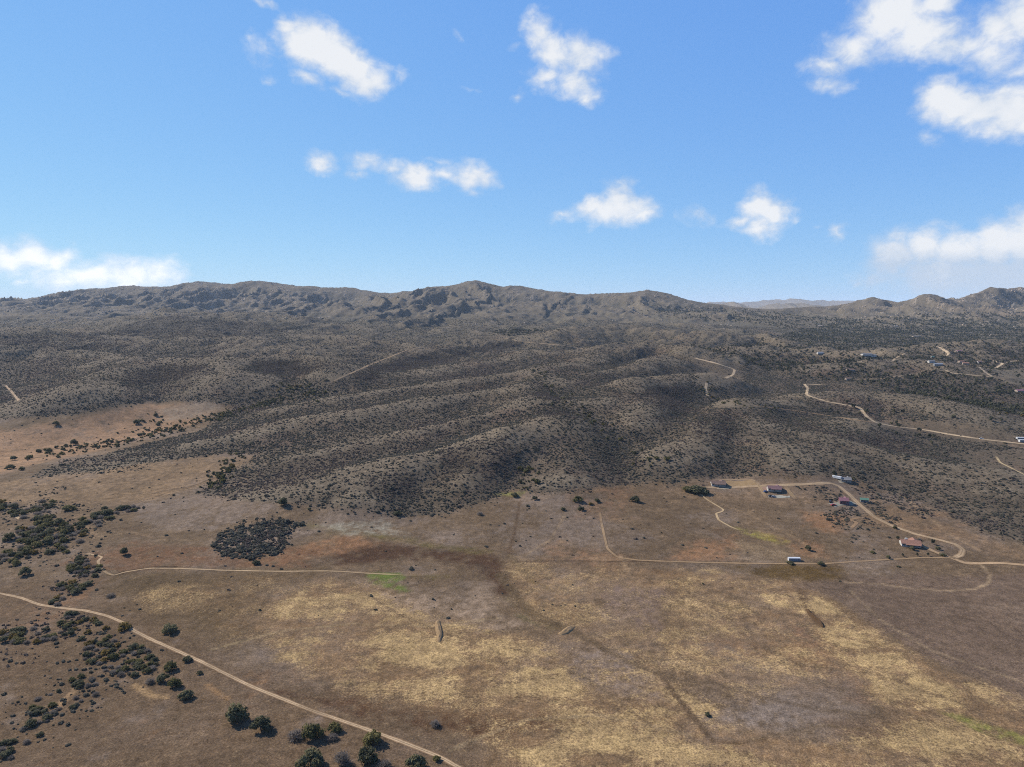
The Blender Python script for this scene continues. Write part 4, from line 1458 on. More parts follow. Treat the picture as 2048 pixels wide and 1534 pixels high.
def car(name, px, py, rz, paint, label, L=4.6, cat='car'):
    p = at(px, py)[0]
    e = empty(name, (p[0], p[1], p[2] + .18), R(rz))
    tag(e, label, cat)
    w = .92

    def sect(xs, hw):
        m = MB()
        v = []
        for x, z0, z1, k in xs:
            v += [(x, -hw * k, z0), (x, hw * k, z0), (x, hw * k, z1), (x, -hw * k, z1)]
        f = [(3, 2, 1, 0), tuple(len(v) - 4 + i for i in range(4))]
        for i in range(len(xs) - 1):
            for j in range(4):
                f.append((i * 4 + j, i * 4 + (j + 1) % 4, i * 4 + 4 + (j + 1) % 4, i * 4 + 4 + j))
        return m.poly(v, f)
    bm_ = paint
    sect([(-L / 2, .35, .8, .85), (-L * .46, .28, .92, .97), (-L * .2, .25, .98, 1), (L * .2, .25, .98, 1), (L * .44, .28, .84, .97), (L / 2, .35, .7, .82)], w).obj('body', bm_, e)
    sect([(-L * .38, .95, .98, .9), (-L * .26, .95, 1.46, .78), (L * .08, .95, 1.5, .78), (L * .24, .95, .98, .9)], w).obj('cabin', M_GLASS, e)
    sect([(-L * .27, 1.47, 1.49, .76), (L * .08, 1.505, 1.53, .76)], w).obj('roof', bm_, e)
    for x in (-L * .3, L * .3):
        for s in (-1, 1):
            MB().tube((x, s * (w - .22), .32), (x, s * (w + .01), .32), .33, .33, 12).obj('wheel', M_RUBBER, e)
    return e


M_RED = simple_mat('red_paint', (.42, .02, .02), .35, .05, 2, .5)
M_BLACK = simple_mat('black_paint', (.025, .025, .03), .35, .05, 2, .5)
M_BLUE = simple_mat('blue_paint', (.05, .09, .22), .35, .05, 2, .5)
M_WHITE = simple_mat('white_paint', (.72, .72, .72), .35, .05, 2, .5)
M_SILVER = simple_mat('silver_paint', (.34, .35, .37), .35, .05, 2, .5)
car('pickup_truck', 1667, 1011, 12, M_RED, 'bright red car at the lower left corner of the grey gravel yard', 5.4)
car('parked_car', 1660, 1004, 60, M_BLACK, 'dark car at the upper left end of the grey gravel yard')
car('parked_car', 1531, 984, 20, M_BLUE, 'blue car parked left of the house with the maroon roof')
car('parked_car', 1541, 993, 10, M_BLACK, 'black car at the left end of the concrete pad')
car('parked_car', 1547, 994, -5, M_SILVER, 'silver car on the concrete pad next to the black one')
car('driving_car', 1963, 878, -22, M_WHITE, 'white car driving on the far dirt road at the right', 5.2)

for (px, py, rz, L, W, wm, rm, lb) in [
    (1733, 711, 4, 26, 12, M_STUCCO, M_GREYROOF, 'long pale house above the yellow trees in the wooded basin'),
    (1746, 713, -12, 14, 10, M_STUCCO, M_GREYROOF, 'grey roofed building just right of the long pale house'),
    (1917, 704, 10, 18, 12, M_TANWALL, M_ROSEROOF, 'house with a pinkish roof right of the steep winding road'),
    (1862, 725, 0, 14, 9, M_STUCCO, M_GREYROOF, 'small white house left of the blue grey roof in the wooded basin'),
    (1876, 731, -15, 18, 11, M_GREYWALL, M_SIDE, 'house with a blue grey roof in the middle of the wooded basin'),
    (1922, 725, 8, 15, 9, M_TANWALL, M_TILE, 'left of two houses with orange roofs in the wooded basin'),
    (1931, 729, -18, 13, 8, M_TANWALL, M_TILE, 'right of two houses with orange roofs in the wooded basin'),
    (1958, 726, 6, 11, 8, M_STUCCO, M_MAROONROOF, 'small white house where the right hand winding road begins'),
    (1700, 742, -4, 17, 9, M_TANWALL, M_BROWNROOF, 'tan house in the clearing at the left of the wooded basin'),
    (1695, 760, 10, 11, 8, M_TANWALL, M_BROWNROOF, 'tan shed beside the road at the left end of the wooded basin'),
    (2040, 784, 4, 20, 11, M_TANWALL, M_ROSEROOF, 'red roofed house at the right edge above the yellow brush'),
    (1833, 674, -3, 34, 14, M_TANWALL, M_GREYROOF, 'long low house high on the wooded slope'),
    (1640, 653, 0, 22, 12, M_TANWALL, M_TANWALL, 'tan house high up below the saddle of the ridge'),
    (1792, 653, 12, 22, 12, M_STUCCO, M_TANWALL, 'pale house below the boulder ridge'),
    (1640, 708, 0, 15, 9, M_STUCCO, M_SIDE, 'small house beside the clearing with yellow trees'),
    (1865, 716, 20, 11, 8, M_STUCCO, M_GREENROOF, 'small house with a greenish roof above the white house in the basin'),
]:
    house('far_house', px, py, rz, L, W, 3.4, 2.2, wm, rm, lb, nwin=3)

# ------------------------------------------------------------------ mounds on the plain
M_SPOIL = simple_mat('bare_spoil', lin(146, 122, 98), 1.0, .25, .8, .05)
M_DARKSPOIL = simple_mat('dark_spoil', lin(84, 66, 52), 1.0, .25, .8, .05)


def mound(name, a, b, wid, hgt, mat, label):
    A, B = at([a[0], b[0]], [a[1], b[1]])
    n, m = 26, 13
    V, F = [], []
    d = (B - A)[:2]
    L = np.linalg.norm(d)
    d = d / L
    nrm = np.array([-d[1], d[0]])
    for i in range(n):
        t = i / (n - 1)
        for j in range(m):
            q = j / (m - 1) * 2 - 1
            taper = math.sin(math.pi * min(max(t, 0), 1)) ** .5
            wob = .8 * math.sin(t * 9 + 1.3) + .5 * math.sin(t * 17)
            p = A[:2] + d * (t * L) + nrm * (q * wid * .5 * (.35 + .65 * taper) + wob * .35)
            hh = hgt * taper * max(0, 1 - q * q) ** 1.3 * (1 + .35 * float(perlin(np.array([t * 7 + wid]), np.array([q * 2.2]))[0]))
            V.append((p[0], p[1], float(gsample(GZ, p[0], p[1])) + hh - (.12 if abs(q) == 1 or i in (0, n - 1) else -.05)))
    for i in range(n - 1):
        for j in range(m - 1):
            k = i * m + j
            F.append((k, k + m, k + m + 1, k + 1))
    o = mesh_obj(name, V, F, mat, None, True)
    if o.data.polygons[len(F) // 2].normal.z < 0:
        o.data.flip_normals()
    tag(o, label, 'mound')


mound('dirt_mound', (1120, 1270), (1148, 1252), 6.0, 1.2, M_SPOIL, 'pale dirt mound in the middle of the golden plain')
mound('dirt_mound', (880, 1284), (876, 1240), 4.6, 1.5, M_SPOIL, 'long narrow dirt heap pointing away on the golden grass')
mound('dirt_berm', (1612, 1218), (1648, 1256), 3.4, 1.7, M_DARKSPOIL, 'dark earth berm at the end of the gully on the right of the plain')

# ------------------------------------------------------------------ plants
M_OAK = leaf_mat('oak_leaves', (.080, .080, .042), (.155, .142, .072), .4)
M_OLIVE = leaf_mat('olive_leaves', (.100, .094, .034), (.170, .146, .052), .35)
M_GOLDLEAF = leaf_mat('golden_leaves', (.14, .095, .022), (.21, .14, .035), .3)
M_TWIG = leaf_mat('bare_twigs', (.17, .142, .120), (.25, .215, .185), .25)
M_CHAP = leaf_mat('chaparral_leaves', (.098, .091, .066), (.168, .153, .115), .3)
M_CHAP2 = leaf_mat('red_brown_twigs', (.108, .080, .067), (.165, .130, .108), .3)
M_JUN = leaf_mat('juniper_needles', (.044, .050, .030), (.078, .080, .046), .3)
M_BARK = simple_mat('bark', (.10, .085, .072), .9, .3, 6)


def leafy(seed, lobes, rad, flat, nleaf, lsize, stretch_=1.0, core=True, tall=0.0):
    """a crown: lobes of many small leaf faces about darker-lying inner masses"""
    r = random.Random(seed)
    mb = MB()
    for k in range(lobes):
        a = r.uniform(0, 2 * math.pi)
        d = rad * math.sqrt(r.random()) * .80
        lr = rad * r.uniform(.20, .48)
        dome = math.sqrt(max(.05, 1 - (d / rad) ** 2))
        cz = (rad * flat) * dome * r.uniform(.45, 1.05) + tall * r.random()
        c = Vector((math.cos(a) * d, math.sin(a) * d, max(cz, lr * .55)))
        if core:
            n0 = len(mb.v)
            bm = bmesh.new()
            bmesh.ops.create_icosphere(bm, subdivisions=1, radius=lr * .74)
            vs = [(v.co * r.uniform(.75, 1.2)) for v in bm.verts]
            mb.poly([(c.x + v.x, c.y + v.y, c.z + v.z * .85) for v in vs], [[v.index for v in f.verts] for f in bm.faces])
            bm.free()
        for q in range(nleaf):
            z = r.uniform(-.55, 1)
            t = r.uniform(0, 2 * math.pi)
            s = math.sqrt(max(0, 1 - z * z))
            n = Vector((s * math.cos(t), s * math.sin(t), z))
            p = c + n * lr * r.uniform(.72, 1.16)
            if p.z < .05:
                p.z = r.uniform(.02, .25)
            n2 = (n + Vector((r.uniform(-.9, .9), r.uniform(-.9, .9), r.uniform(-.5, .9)))).normalized()
            u = n2.orthogonal().normalized()
            u.rotate(Matrix.Rotation(r.uniform(0, 6.28), 3, n2))
            w = n2.cross(u)
            h = lsize * r.uniform(.55, 1.25)
            u = u * h * stretch_
            w = w * h / stretch_
            mb.poly([p - u, p + w * .8 - u * .1, p + u, p - w * .8 + u * .1], [(0, 1, 2, 3)])
    return mb


def twiggy(seed, rad, hgt, n):
    r = random.Random(seed)
    mb = MB()
    for i in range(n):
        a = r.uniform(0, 2 * math.pi)
        e = math.acos(1 - r.random() * .92)
        d = Vector((math.sin(e) * math.cos(a) * rad, math.sin(e) * math.sin(a) * rad, math.cos(e) * hgt + .3))
        s = d * r.uniform(.15, .55)
        tip = d * r.uniform(.75, 1.08)
        mid = s.lerp(tip, .55) + Vector((r.uniform(-.3, .3), r.uniform(-.3, .3), r.uniform(-.1, .3)))
        w = rad * r.uniform(.014, .03)
        t = Vector((r.uniform(-1, 1), r.uniform(-1, 1), r.uniform(-1, 1))).normalized() * w
        mb.poly([s - t * 1.6, s + t * 1.6, mid + t * 1.2, mid - t * 1.2, tip], [(0, 1, 2, 3), (3, 2, 4)])
        for q in range(3):
            b0 = s.lerp(tip, r.uniform(.4, .95))
            b1 = b0 + Vector((r.uniform(-1, 1), r.uniform(-1, 1), r.uniform(-.2, 1))) * rad * .28
            mb.poly([b0 - t, b0 + t, b1], [(0, 1, 2)])
    return mb


def trunk_mesh(seed, h, r0, limbs, rad):
    r = random.Random(seed + 900)
    mb = MB()
    lean = Vector((r.uniform(-.3, .3), r.uniform(-.3, .3), h * .45))
    mb.tube((0, 0, -.5), lean, r0 * 1.25, r0 * .8, 7)
    for k in range(limbs):
        a = 2 * math.pi * k / limbs + r.uniform(-.4, .4)
        e = Vector((math.cos(a) * rad * .6, math.sin(a) * rad * .6, h * r.uniform(.6, .9)))
        m = lean.lerp(e, .5) + Vector((0, 0, h * .06))
        mb.tube(lean, m, r0 * .6, r0 * .4, 5)
        mb.tube(m, e, r0 * .4, r0 * .12, 5)
    return mb


TREE = {}


def as_mesh(mb, name, mat):
    me = bpy.data.meshes.new(name)
    me.from_pydata([tuple(v) for v in mb.v], [], [tuple(f) for f in mb.f])
    me.materials.append(mat)
    return me


def tree_meshes(kind, variant):
    key = (kind, variant)
    if key in TREE:
        return TREE[key]
    s = variant * 17 + len(kind)
    if kind == 'oak':
        crown = as_mesh(leafy(s, 15, 4.0, .95, 62, .42), 'crown', M_OAK)
    elif kind == 'olive':
        crown = as_mesh(leafy(s + 3, 14, 4.0, .85, 60, .42), 'crown', M_OLIVE)
    elif kind == 'gold':
        crown = as_mesh(leafy(s + 5, 11, 4.0, .8, 55, .42), 'crown', M_GOLDLEAF)
    elif kind == 'bare':
        crown = as_mesh(twiggy(s + 7, 4.0, 3.6, 210), 'crown', M_TWIG)
    elif kind == 'juniper':
        crown = as_mesh(leafy(s + 9, 14, 2.6, 1.5, 55, .34, 1.2, True, 1.5), 'crown', M_JUN)
    trunk = as_mesh(trunk_mesh(s, 3.6, .28, 5, 4.0 if kind != 'juniper' else 2.4), 'trunk', M_BARK)
    TREE[key] = (crown, trunk)
    return TREE[key]


def tree(px, py, wpx, kind, label, group=None, cat='tree', name=None, tall=1.0, lift=0.0):
    """a tree whose foot is seen at the photo pixel and whose crown is wpx photo pixels wide"""
    p = at(px, py)[0]
    dist = math.sqrt(p[0] ** 2 + p[1] ** 2 + (CAM_H - p[2]) ** 2)
    w = wpx / FPX * dist * (.74 if group is None else .64)
    v = random.randrange(5)
    cm, tm = tree_meshes(kind, v)
    nm = name or {'oak': 'oak_tree', 'olive': 'oak_tree', 'gold': 'autumn_tree', 'bare': 'bare_tree', 'juniper': 'juniper_tree'}[kind]
    e = empty(nm, (p[0], p[1], p[2] - .05), random.uniform(0, 6.28))
    s = w / (8.0 if kind != 'juniper' else 5.2)
    e.scale = (s, s * random.uniform(.9, 1.1), s * tall * random.uniform(.88, 1.1))
    for n_, me in (('crown', cm), ('trunk', tm)):
        o = bpy.data.objects.new(n_, me)
        COL.objects.link(o)
        o.parent = e
    tag(e, label, cat, group)
    return e


# lone trees that one can point at
LONE = [
    (474, 1440, 52, 'oak', 'large round dark oak with a yellow patch, alone below the dirt track', 1.1),
    (522, 1460, 44, 'oak', 'ragged half bare oak beside the large round dark oak', .9),
    (590, 1476, 46, 'bare', 'grey bare tree at the left end of the clump above the bottom edge', .8),
    (625, 1474, 50, 'olive', 'yellowish green oak in the middle of the clump above the bottom edge', 1.0),
    (668, 1462, 34, 'olive', 'small olive oak at the upper right of the clump above the bottom edge', .9),
    (664, 1478, 32, 'bare', 'small grey bare tree at the lower right of the clump above the bottom edge', .8),
    (745, 1484, 48, 'olive', 'bushy green oak standing alone just left of the dirt track', .95),
    (622, 1532, 58, 'oak', 'leftmost of the oaks cut by the bottom edge of the photo', 1.0),
    (684, 1528, 44, 'bare', 'tall grey leafed oak with a long black shadow near the bottom edge', 1.35),
    (735, 1524, 44, 'oak', 'dark oak next to the tall grey leafed one near the bottom edge', 1.1),
    (770, 1536, 40, 'bare', 'grey twiggy oak touching the bottom edge beside the dark oak', .9),
    (830, 1538, 52, 'oak', 'dark oak at the bottom edge closest to the dirt track', 1.0),
    (874, 1520, 20, 'olive', 'small green bush right beside the dirt track at the bottom edge', .8),
    (870, 1452, 30, 'bare', 'lone grey bush in the dark grass right of the dirt track', .8),
    (350, 1372, 30, 'olive', 'upper of two round green oaks below the thicket', 1.0),
    (370, 1398, 32, 'oak', 'lower of two round green oaks below the thicket', 1.0),
    (326, 1362, 26, 'oak', 'dark oak at the lower edge of the thicket left of the round green oak', 1.0),
    (300, 1366, 24, 'bare', 'grey shrub oak at the lower tip of the thicket', .8),
    (340, 1340, 30, 'olive', 'olive oak at the right lower side of the thicket', .9),
    (375, 1322, 22, 'oak', 'small dark bush just below the dirt track beside the thicket', .7),
    (398, 1348, 16, 'oak', 'tiny bush on bare ground below the dirt track', .7),
    (340, 1264, 36, 'oak', 'dark low bush with reddish twigs just above the bend of the dirt track', .7),
    (246, 1258, 34, 'gold', 'golden bush at the bend of the dirt track', .7),
    (222, 1194, 22, 'bare', 'grey leafless bush alone in the brown grass above the dirt track', .7),
    (250, 1110, 24, 'oak', 'compact dark tree alone above the pale farm track', .9),
    (514, 1128, 22, 'oak', 'single dark tree just below the oval shrub patch', .8),
    (50, 1150, 24, 'oak', 'dark tree alone left of the tree belt', 1.1),
    (18, 1080, 24, 'oak', 'dark oak at the left edge beside the tree belt', 1.0),
    (138, 1020, 30, 'olive', 'wide low olive bush right of the upper tree belt', .6),
    (568, 1012, 34, 'oak', 'large dark bush at the front foot of the shrub hills', .8),
    (620, 1020, 12, 'oak', 'small dark bush in front of the shrub hills', .8),
    (960, 1030, 18, 'bare', 'grey oak alone on the plain below the hills', .9),
    (796, 1030, 24, 'oak', 'dark bush at the lowest front tip of the shrub hills', .7),
    (1028, 992, 22, 'oak', 'dark oak beside the green strip at the foot of the hills', .8),
    (1068, 1000, 18, 'oak', 'dark oak above the fence line at the foot of the hills', .9),
    (1194, 1004, 16, 'oak', 'round oak at the right end of the oak cluster below the hills', .9),
    (1156, 1003, 26, 'olive', 'olive oak in the middle of the oak cluster below the hills', .9),
    (1126, 1020, 14, 'oak', 'small dark oak at the left of the oak cluster below the hills', .8),
    (1162, 1020, 18, 'oak', 'dark oak at the bottom of the oak cluster below the hills', .8),
    (1182, 1010, 14, 'gold', 'rusty leafed oak in the oak cluster below the hills', .8),
    (1270, 1003, 24, 'oak', 'dark oak beside the ditch right of the oak cluster', .9),
    (1614, 1100, 18, 'oak', 'dark tree alone on the red soil above the white shed', 1.0),
    (1580, 1128, 18, 'oak', 'dark bush in front of the white shed', .6),
    (1642, 1130, 18, 'oak', 'dark bush beside the dirt road right of the white shed', .7),
    (1778, 1118, 13, 'oak', 'round dark bush beside the dirt road below the tile roofed house', .9),
    (1745, 1106, 12, 'olive', 'low olive bush left of the tile roofed house', .6),
    (1824, 1099, 15, 'oak', 'dark tree against the front wall of the tile roofed house', .8),
    (1795, 1078, 10, 'oak', 'small tree behind the tile roofed house', .9),
    (1790, 1057, 11, 'oak', 'round tree beside the road above the tile roofed house', .9),
    (1866, 1089, 8, 'juniper', 'slim green conifer inside the loop of the road', 1.2),
    (1876, 1099, 11, 'oak', 'dark round tree inside the loop of the road', 1.0),
    (1839, 1081, 11, 'bare', 'grey tree beside the right end of the tile roofed house', 1.0),
    (1806, 1113, 6, 'juniper', 'tiny conifer left of two by the lower road', 1.0),
    (1834, 1112, 6, 'juniper', 'tiny conifer right of two by the lower road', 1.2),
    (1856, 1112, 6, 'juniper', 'tiny slim tree near the junction of the roads', 1.1),
    (1886, 1111, 14, 'oak', 'low dark hedge bush at the junction of the roads', .5),
    (1669, 954, 11, 'juniper', 'tall dark conifer behind the white house', 1.3),
    (1706, 961, 12, 'oak', 'dark oak right of the white house', .9),
    (1396, 984, 60, 'oak', 'broad dark oak in the grove left of the brown roofed house', .45),
    (1376, 982, 30, 'olive', 'olive oak at the left end of the grove by the brown roofed house', .6),
    (1410, 987, 20, 'oak', 'dark oak at the lower right of the grove by the brown roofed house', .7),
    (1406, 1168, 6, 'oak', 'tiny dark bush alone in the middle of the golden field', .8),
    (1414, 1430, 18, 'oak', 'small green bush on golden grass beside the ditch', .6),
    (1680, 1163, 6, 'oak', 'tiny dark bush at the edge of the dark patch of field', .7),
    (1797, 1134, 9, 'oak', 'tiny dark bush in the field below the lower road', .5),
    (274, 848, 16, 'oak', 'dark round oak alone on the orange meadow', .9),
    (312, 832, 10, 'oak', 'small tree at the upper end of the orange meadow', 1.0),
    (112, 850, 14, 'oak', 'dark oak at the upper edge of the orange meadow', .9),
    (30, 920, 16, 'oak', 'oak low on the orange meadow near the left edge', .9),
    (58, 918, 16, 'olive', 'olive tinted oak low on the orange meadow', .9),
    (20, 938, 20, 'oak', 'wide dark oak low on the orange meadow at the left edge', .7),
    (44, 940, 14, 'oak', 'dark oak right of the wide one on the orange meadow', .8),
    (78, 905, 12, 'oak', 'small oak on the upper bank of the meadow creek', .9),
    (98, 904, 14, 'oak', 'dark oak at the head of the meadow creek clump', .9),
    (148, 890, 16, 'oak', 'tallest dark oak of the meadow creek clump', 1.2),
    (132, 893, 10, 'oak', 'small dark oak left of the tallest one in the creek clump', 1.0),
]
for (px, py, w, k, lb, tl) in LONE:
    tree(px, py, w, k, lb, None, 'tree', None, tl * 1.18)
# the yellow patch on the large round oak
pc = leafy(77, 3, 1.0, .8, 34, .3)

# belts and thickets: (polygon, count, width range, kinds, group, label stem)
THICK = [
    ([(0, 1005), (60, 1008), (110, 1030), (90, 1050), (40, 1040), (0, 1020)], 26, (16, 26), 'upper end of the tree belt at the left edge'),
    ([(70, 1000), (110, 1000), (112, 1016), (78, 1018)], 6, (14, 22), 'clump above the upper tree belt'),
    ([(160, 1042), (210, 1018), (225, 1040), (195, 1055), (165, 1052)], 12, (18, 28), 'arm of the tree belt that points right'),
    ([(205, 1026), (270, 1012), (280, 1020), (220, 1030)], 9, (16, 24), 'dark hedge like tip of the right arm of the belt'),
    ([(40, 1050), (120, 1040), (190, 1060), (170, 1085), (140, 1105), (90, 1110), (40, 1110), (30, 1080)], 58, (18, 28), 'wide middle of the tree belt'),
    ([(0, 1100), (20, 1100), (55, 1120), (40, 1132), (0, 1125)], 8, (18, 26), 'left fringe of the tree belt'),
    ([(130, 1125), (165, 1112), (200, 1135), (200, 1155), (150, 1155), (135, 1140)], 22, (16, 26), 'tree clump below the pale sandy bend'),
    ([(100, 1180), (130, 1165), (180, 1165), (165, 1185), (130, 1190)], 11, (18, 26), 'lower tip of the tree belt above the dirt track'),
    ([(100, 1200), (130, 1190), (135, 1210), (112, 1214)], 4, (18, 24), 'last trees of the belt touching the dirt track'),
    ([(0, 1265), (100, 1255), (110, 1280), (60, 1290), (0, 1290)], 22, (18, 26), 'thicket row at the left edge below the dirt track'),
    ([(120, 1225), (180, 1230), (230, 1270), (200, 1290), (140, 1275), (110, 1265)], 24, (14, 24), 'upper part of the thicket below the dirt track'),
    ([(170, 1290), (250, 1275), (320, 1320), (310, 1340), (260, 1360), (200, 1345), (165, 1320)], 50, (16, 26), 'dense middle of the thicket below the dirt track'),
    ([(90, 1370), (170, 1350), (200, 1370), (190, 1400), (130, 1440), (80, 1450), (60, 1420)], 26, (14, 22), 'sparse lower left end of the thicket'),
    ([(0, 1480), (60, 1450), (90, 1470), (50, 1500), (0, 1530)], 10, (18, 28), 'bushes in the lower left corner'),
]
KIND_LABEL = {'oak': 'dark green oak', 'olive': 'olive green oak', 'gold': 'yellow autumn tree', 'bare': 'grey leafless tree'}


def in_poly(P, x, y):
    ins = False
    for i in range(len(P)):
        ax, ay = P[i]
        bx, by = P[i - 1]
        if (ay > y) != (by > y) and x < (bx - ax) * (y - ay) / (by - ay + 1e-9) + ax:
            ins = not ins
    return ins


n_thick = 0
for P_, cnt, wr, where in THICK:
    xs_ = [p[0] for p in P_]
    ys_ = [p[1] for p in P_]
    got = 0
    pts_done = []
    tries = 0
    while got < cnt and tries < 4000:
        tries += 1
        x, y = random.uniform(min(xs_), max(xs_)), random.uniform(min(ys_), max(ys_))
        if not in_poly(P_, x, y):
            continue
        w = random.uniform(*wr)
        if any(abs(x - a) < .38 * w and abs(y - b) < .22 * w for a, b in pts_done) and tries < 3000:
            continue
        pts_done.append((x, y))
        k = random.choices(['oak', 'olive', 'bare', 'gold'], [38, 24, 33, 5])[0]
        tree(x, y, w * (1 if k != 'bare' else .95), k, KIND_LABEL[k] + ' in the ' + where, KIND_LABEL[k] + 's, ' + where, 'tree', None, random.uniform(.7, .95))
        got += 1
        n_thick += 1

# --- scattered shrubs: the nearest as things, the rest as one cover
chap_protos = []
for k in range(7):
    mat_ = M_CHAP if k not in (3, 6) else M_CHAP2
    r_ = random.Random(k)
    chap_protos.append(as_mesh(leafy(400 + k, 6 + k % 3, 1.0, .45 + .08 * (k % 3), 20, .26), 'shrub', mat_))
jun_protos = [as_mesh(leafy(500 + k, 9, 1.0, 1.1, 22, .24, 1.1, True, .5), 'juniper', M_JUN if k % 3 else M_OAK) for k in range(5)]

CA = (np.linalg.norm(np.cross(P3[1:, :-1] - P3[:-1, :-1], P3[:-1, 1:] - P3[:-1, :-1]), axis=-1))


def scatter(D, per_m2, ymin, ymax, fall):
    """random points over the sheet, their number following a density field"""
    yc = GY[:-1, :-1]
    xc = GX[:-1, :-1]
    f = (D[:-1, :-1] + D[1:, :-1] + D[:-1, 1:] + D[1:, 1:]) / 4
    w = CA * f * per_m2 * (yc > ymin) * (yc < ymax) * (np.abs(xc) < .80 * yc + 60) * fall(yc)
    tot = w.sum()
    n = int(tot)
    cs = np.cumsum(w.ravel())
    k = np.searchsorted(cs, RNG.random(n) * tot)
    k = np.clip(k, 0, w.size - 1)
    j, i = np.divmod(k, NU - 1)
    a, b = RNG.random(n), RNG.random(n)
    y = rows[j] * (1 - b) + rows[j + 1] * b
    wv = half_w(y)
    x = wv * (us[i] + (us[1] - us[0]) * a)
    return np.stack([x, y, gsample(GZ, x, y)], -1)


def spread_field(name, P, size, idx, protos, flatten=1.0):
    """one object whose points carry an instanced plant each"""
    coll = bpy.data.collections.new(name + '_kinds')
    for k, me in enumerate(protos):
        coll.objects.link(bpy.data.objects.new('%s_kind_%02d' % (name, k), me))
    me = bpy.data.meshes.new(name)
    me.vertices.add(len(P))
    me.vertices.foreach_set('co', P.astype(np.float32).ravel())
    a = me.attributes.new('size', 'FLOAT_VECTOR', 'POINT')
    a.data.foreach_set('vector', size.astype(np.float32).ravel())
    a = me.attributes.new('turn', 'FLOAT_VECTOR', 'POINT')
    tv = np.zeros((len(P), 3), np.float32)
    tv[:, 2] = RNG.random(len(P)) * 6.283
    a.data.foreach_set('vector', tv.ravel())
    a = me.attributes.new('pick', 'INT', 'POINT')
    a.data.foreach_set('value', idx.astype(np.int32))
    me.update()
    o = bpy.data.objects.new(name, me)
    COL.objects.link(o)
    ng = bpy.data.node_groups.new(name + '_spread', 'GeometryNodeTree')
    ng.interface.new_socket('Geometry', in_out='INPUT', socket_type='NodeSocketGeometry')
    ng.interface.new_socket('Geometry', in_out='OUTPUT', socket_type='NodeSocketGeometry')
    N, Lk = ng.nodes, ng.links
    gi, go = N.new('NodeGroupInput'), N.new('NodeGroupOutput')
    ci = N.new('GeometryNodeCollectionInfo')
    ci.inputs['Collection'].default_value = coll
    ci.inputs['Separate Children'].default_value = True
    ci.inputs['Reset Children'].default_value = True
    ip = N.new('GeometryNodeInstanceOnPoints')
    ip.inputs['Pick Instance'].default_value = True

    def named(t, nm):
        n = N.new('GeometryNodeInputNamedAttribute')
        n.data_type = t
        n.inputs['Name'].default_value = nm
        return n.outputs['Attribute']
    Lk.new(gi.outputs[0], ip.inputs['Points'])
    Lk.new(ci.outputs[0], ip.inputs['Instance'])
    Lk.new(named('INT', 'pick'), ip.inputs['Instance Index'])
    e2r = N.new('FunctionNodeEulerToRotation')
    Lk.new(named('FLOAT_VECTOR', 'turn'), e2r.inputs[0])
    Lk.new(e2r.outputs[0], ip.inputs['Rotation'])
    Lk.new(named('FLOAT_VECTOR', 'size'), ip.inputs['Scale'])
    Lk.new(ip.outputs[0], go.inputs[0])
    md = o.modifiers.new('spread', 'NODES')
    md.node_group = ng
    o['kind'] = 'stuff'
    return o


for P_, a_, sd_ in ([(t_[0], .75, 400 + i_) for i_, t_ in enumerate(THICK)] +
                    [([(-20, 1240), (120, 1225), (240, 1260), (330, 1320), (320, 1370), (200, 1390), (120, 1330), (-20, 1340)], .30, 430), ([(60, 1345), (215, 1360), (190, 1430), (120, 1490), (-20, 1540), (-20, 1440)], .34, 431),
                     ([(-20, 1000), (110, 1000), (230, 1020), (240, 1050), (190, 1110), (210, 1160), (120, 1215), (90, 1180), (130, 1130), (-20, 1135)], .26, 432)]):
    SHRUB.ravel()[:] = np.maximum(SHRUB.ravel(), area_mask(P_, 5, 7, 14, sd_) * a_ * np.clip(.55 + NR + N2, 0, 1.2))
SP = scatter(SHRUB, .18, 240, 3600, lambda y: 1.0 - .86 * sstep(y, 1000, 2800))
ns = len(SP)
rad_ = (.42 + .95 * RNG.random(ns) ** 1.9) * (1 + .5 * sstep(SP[:, 1], 1300, 3000))
big_ = RNG.random(ns) < .06
rad_[big_] *= 1.7
oval = area_mask([(430, 1088), (440, 1065), (480, 1052), (560, 1040), (610, 1045), (580, 1065), (575, 1092), (555, 1110), (500, 1118), (450, 1114), (425, 1102)], 3, 2, 10, 91)
rad_ *= 1 + .55 * gsample(oval.reshape(GX.shape), SP[:, 0], SP[:, 1])
size_ = np.stack([rad_ * RNG.uniform(.85, 1.2, ns), rad_ * RNG.uniform(.85, 1.2, ns), rad_ * RNG.uniform(.8, 1.25, ns)], -1)
SP[:, 2] -= .05
red = RNG.random(ns) < .10 + .75 * sstep(gsample((N3 + .5 * N1 + .5 * dkv).reshape(GX.shape), SP[:, 0], SP[:, 1]), .0, .38)
green_k = np.array([0, 1, 2, 4, 5])[RNG.integers(0, 5, ns)]
red_k = np.array([3, 6])[RNG.integers(0, 2, ns)]
pick_ = np.where(red, red_k, green_k)
show = rad_ / np.linalg.norm(SP - np.array([0, 0, CAM_H]), axis=1)
show[np.abs(SP[:, 0]) > .745 * SP[:, 1]] = 0
order = np.argsort(-show)
near, rest = order[:300], order[300:]
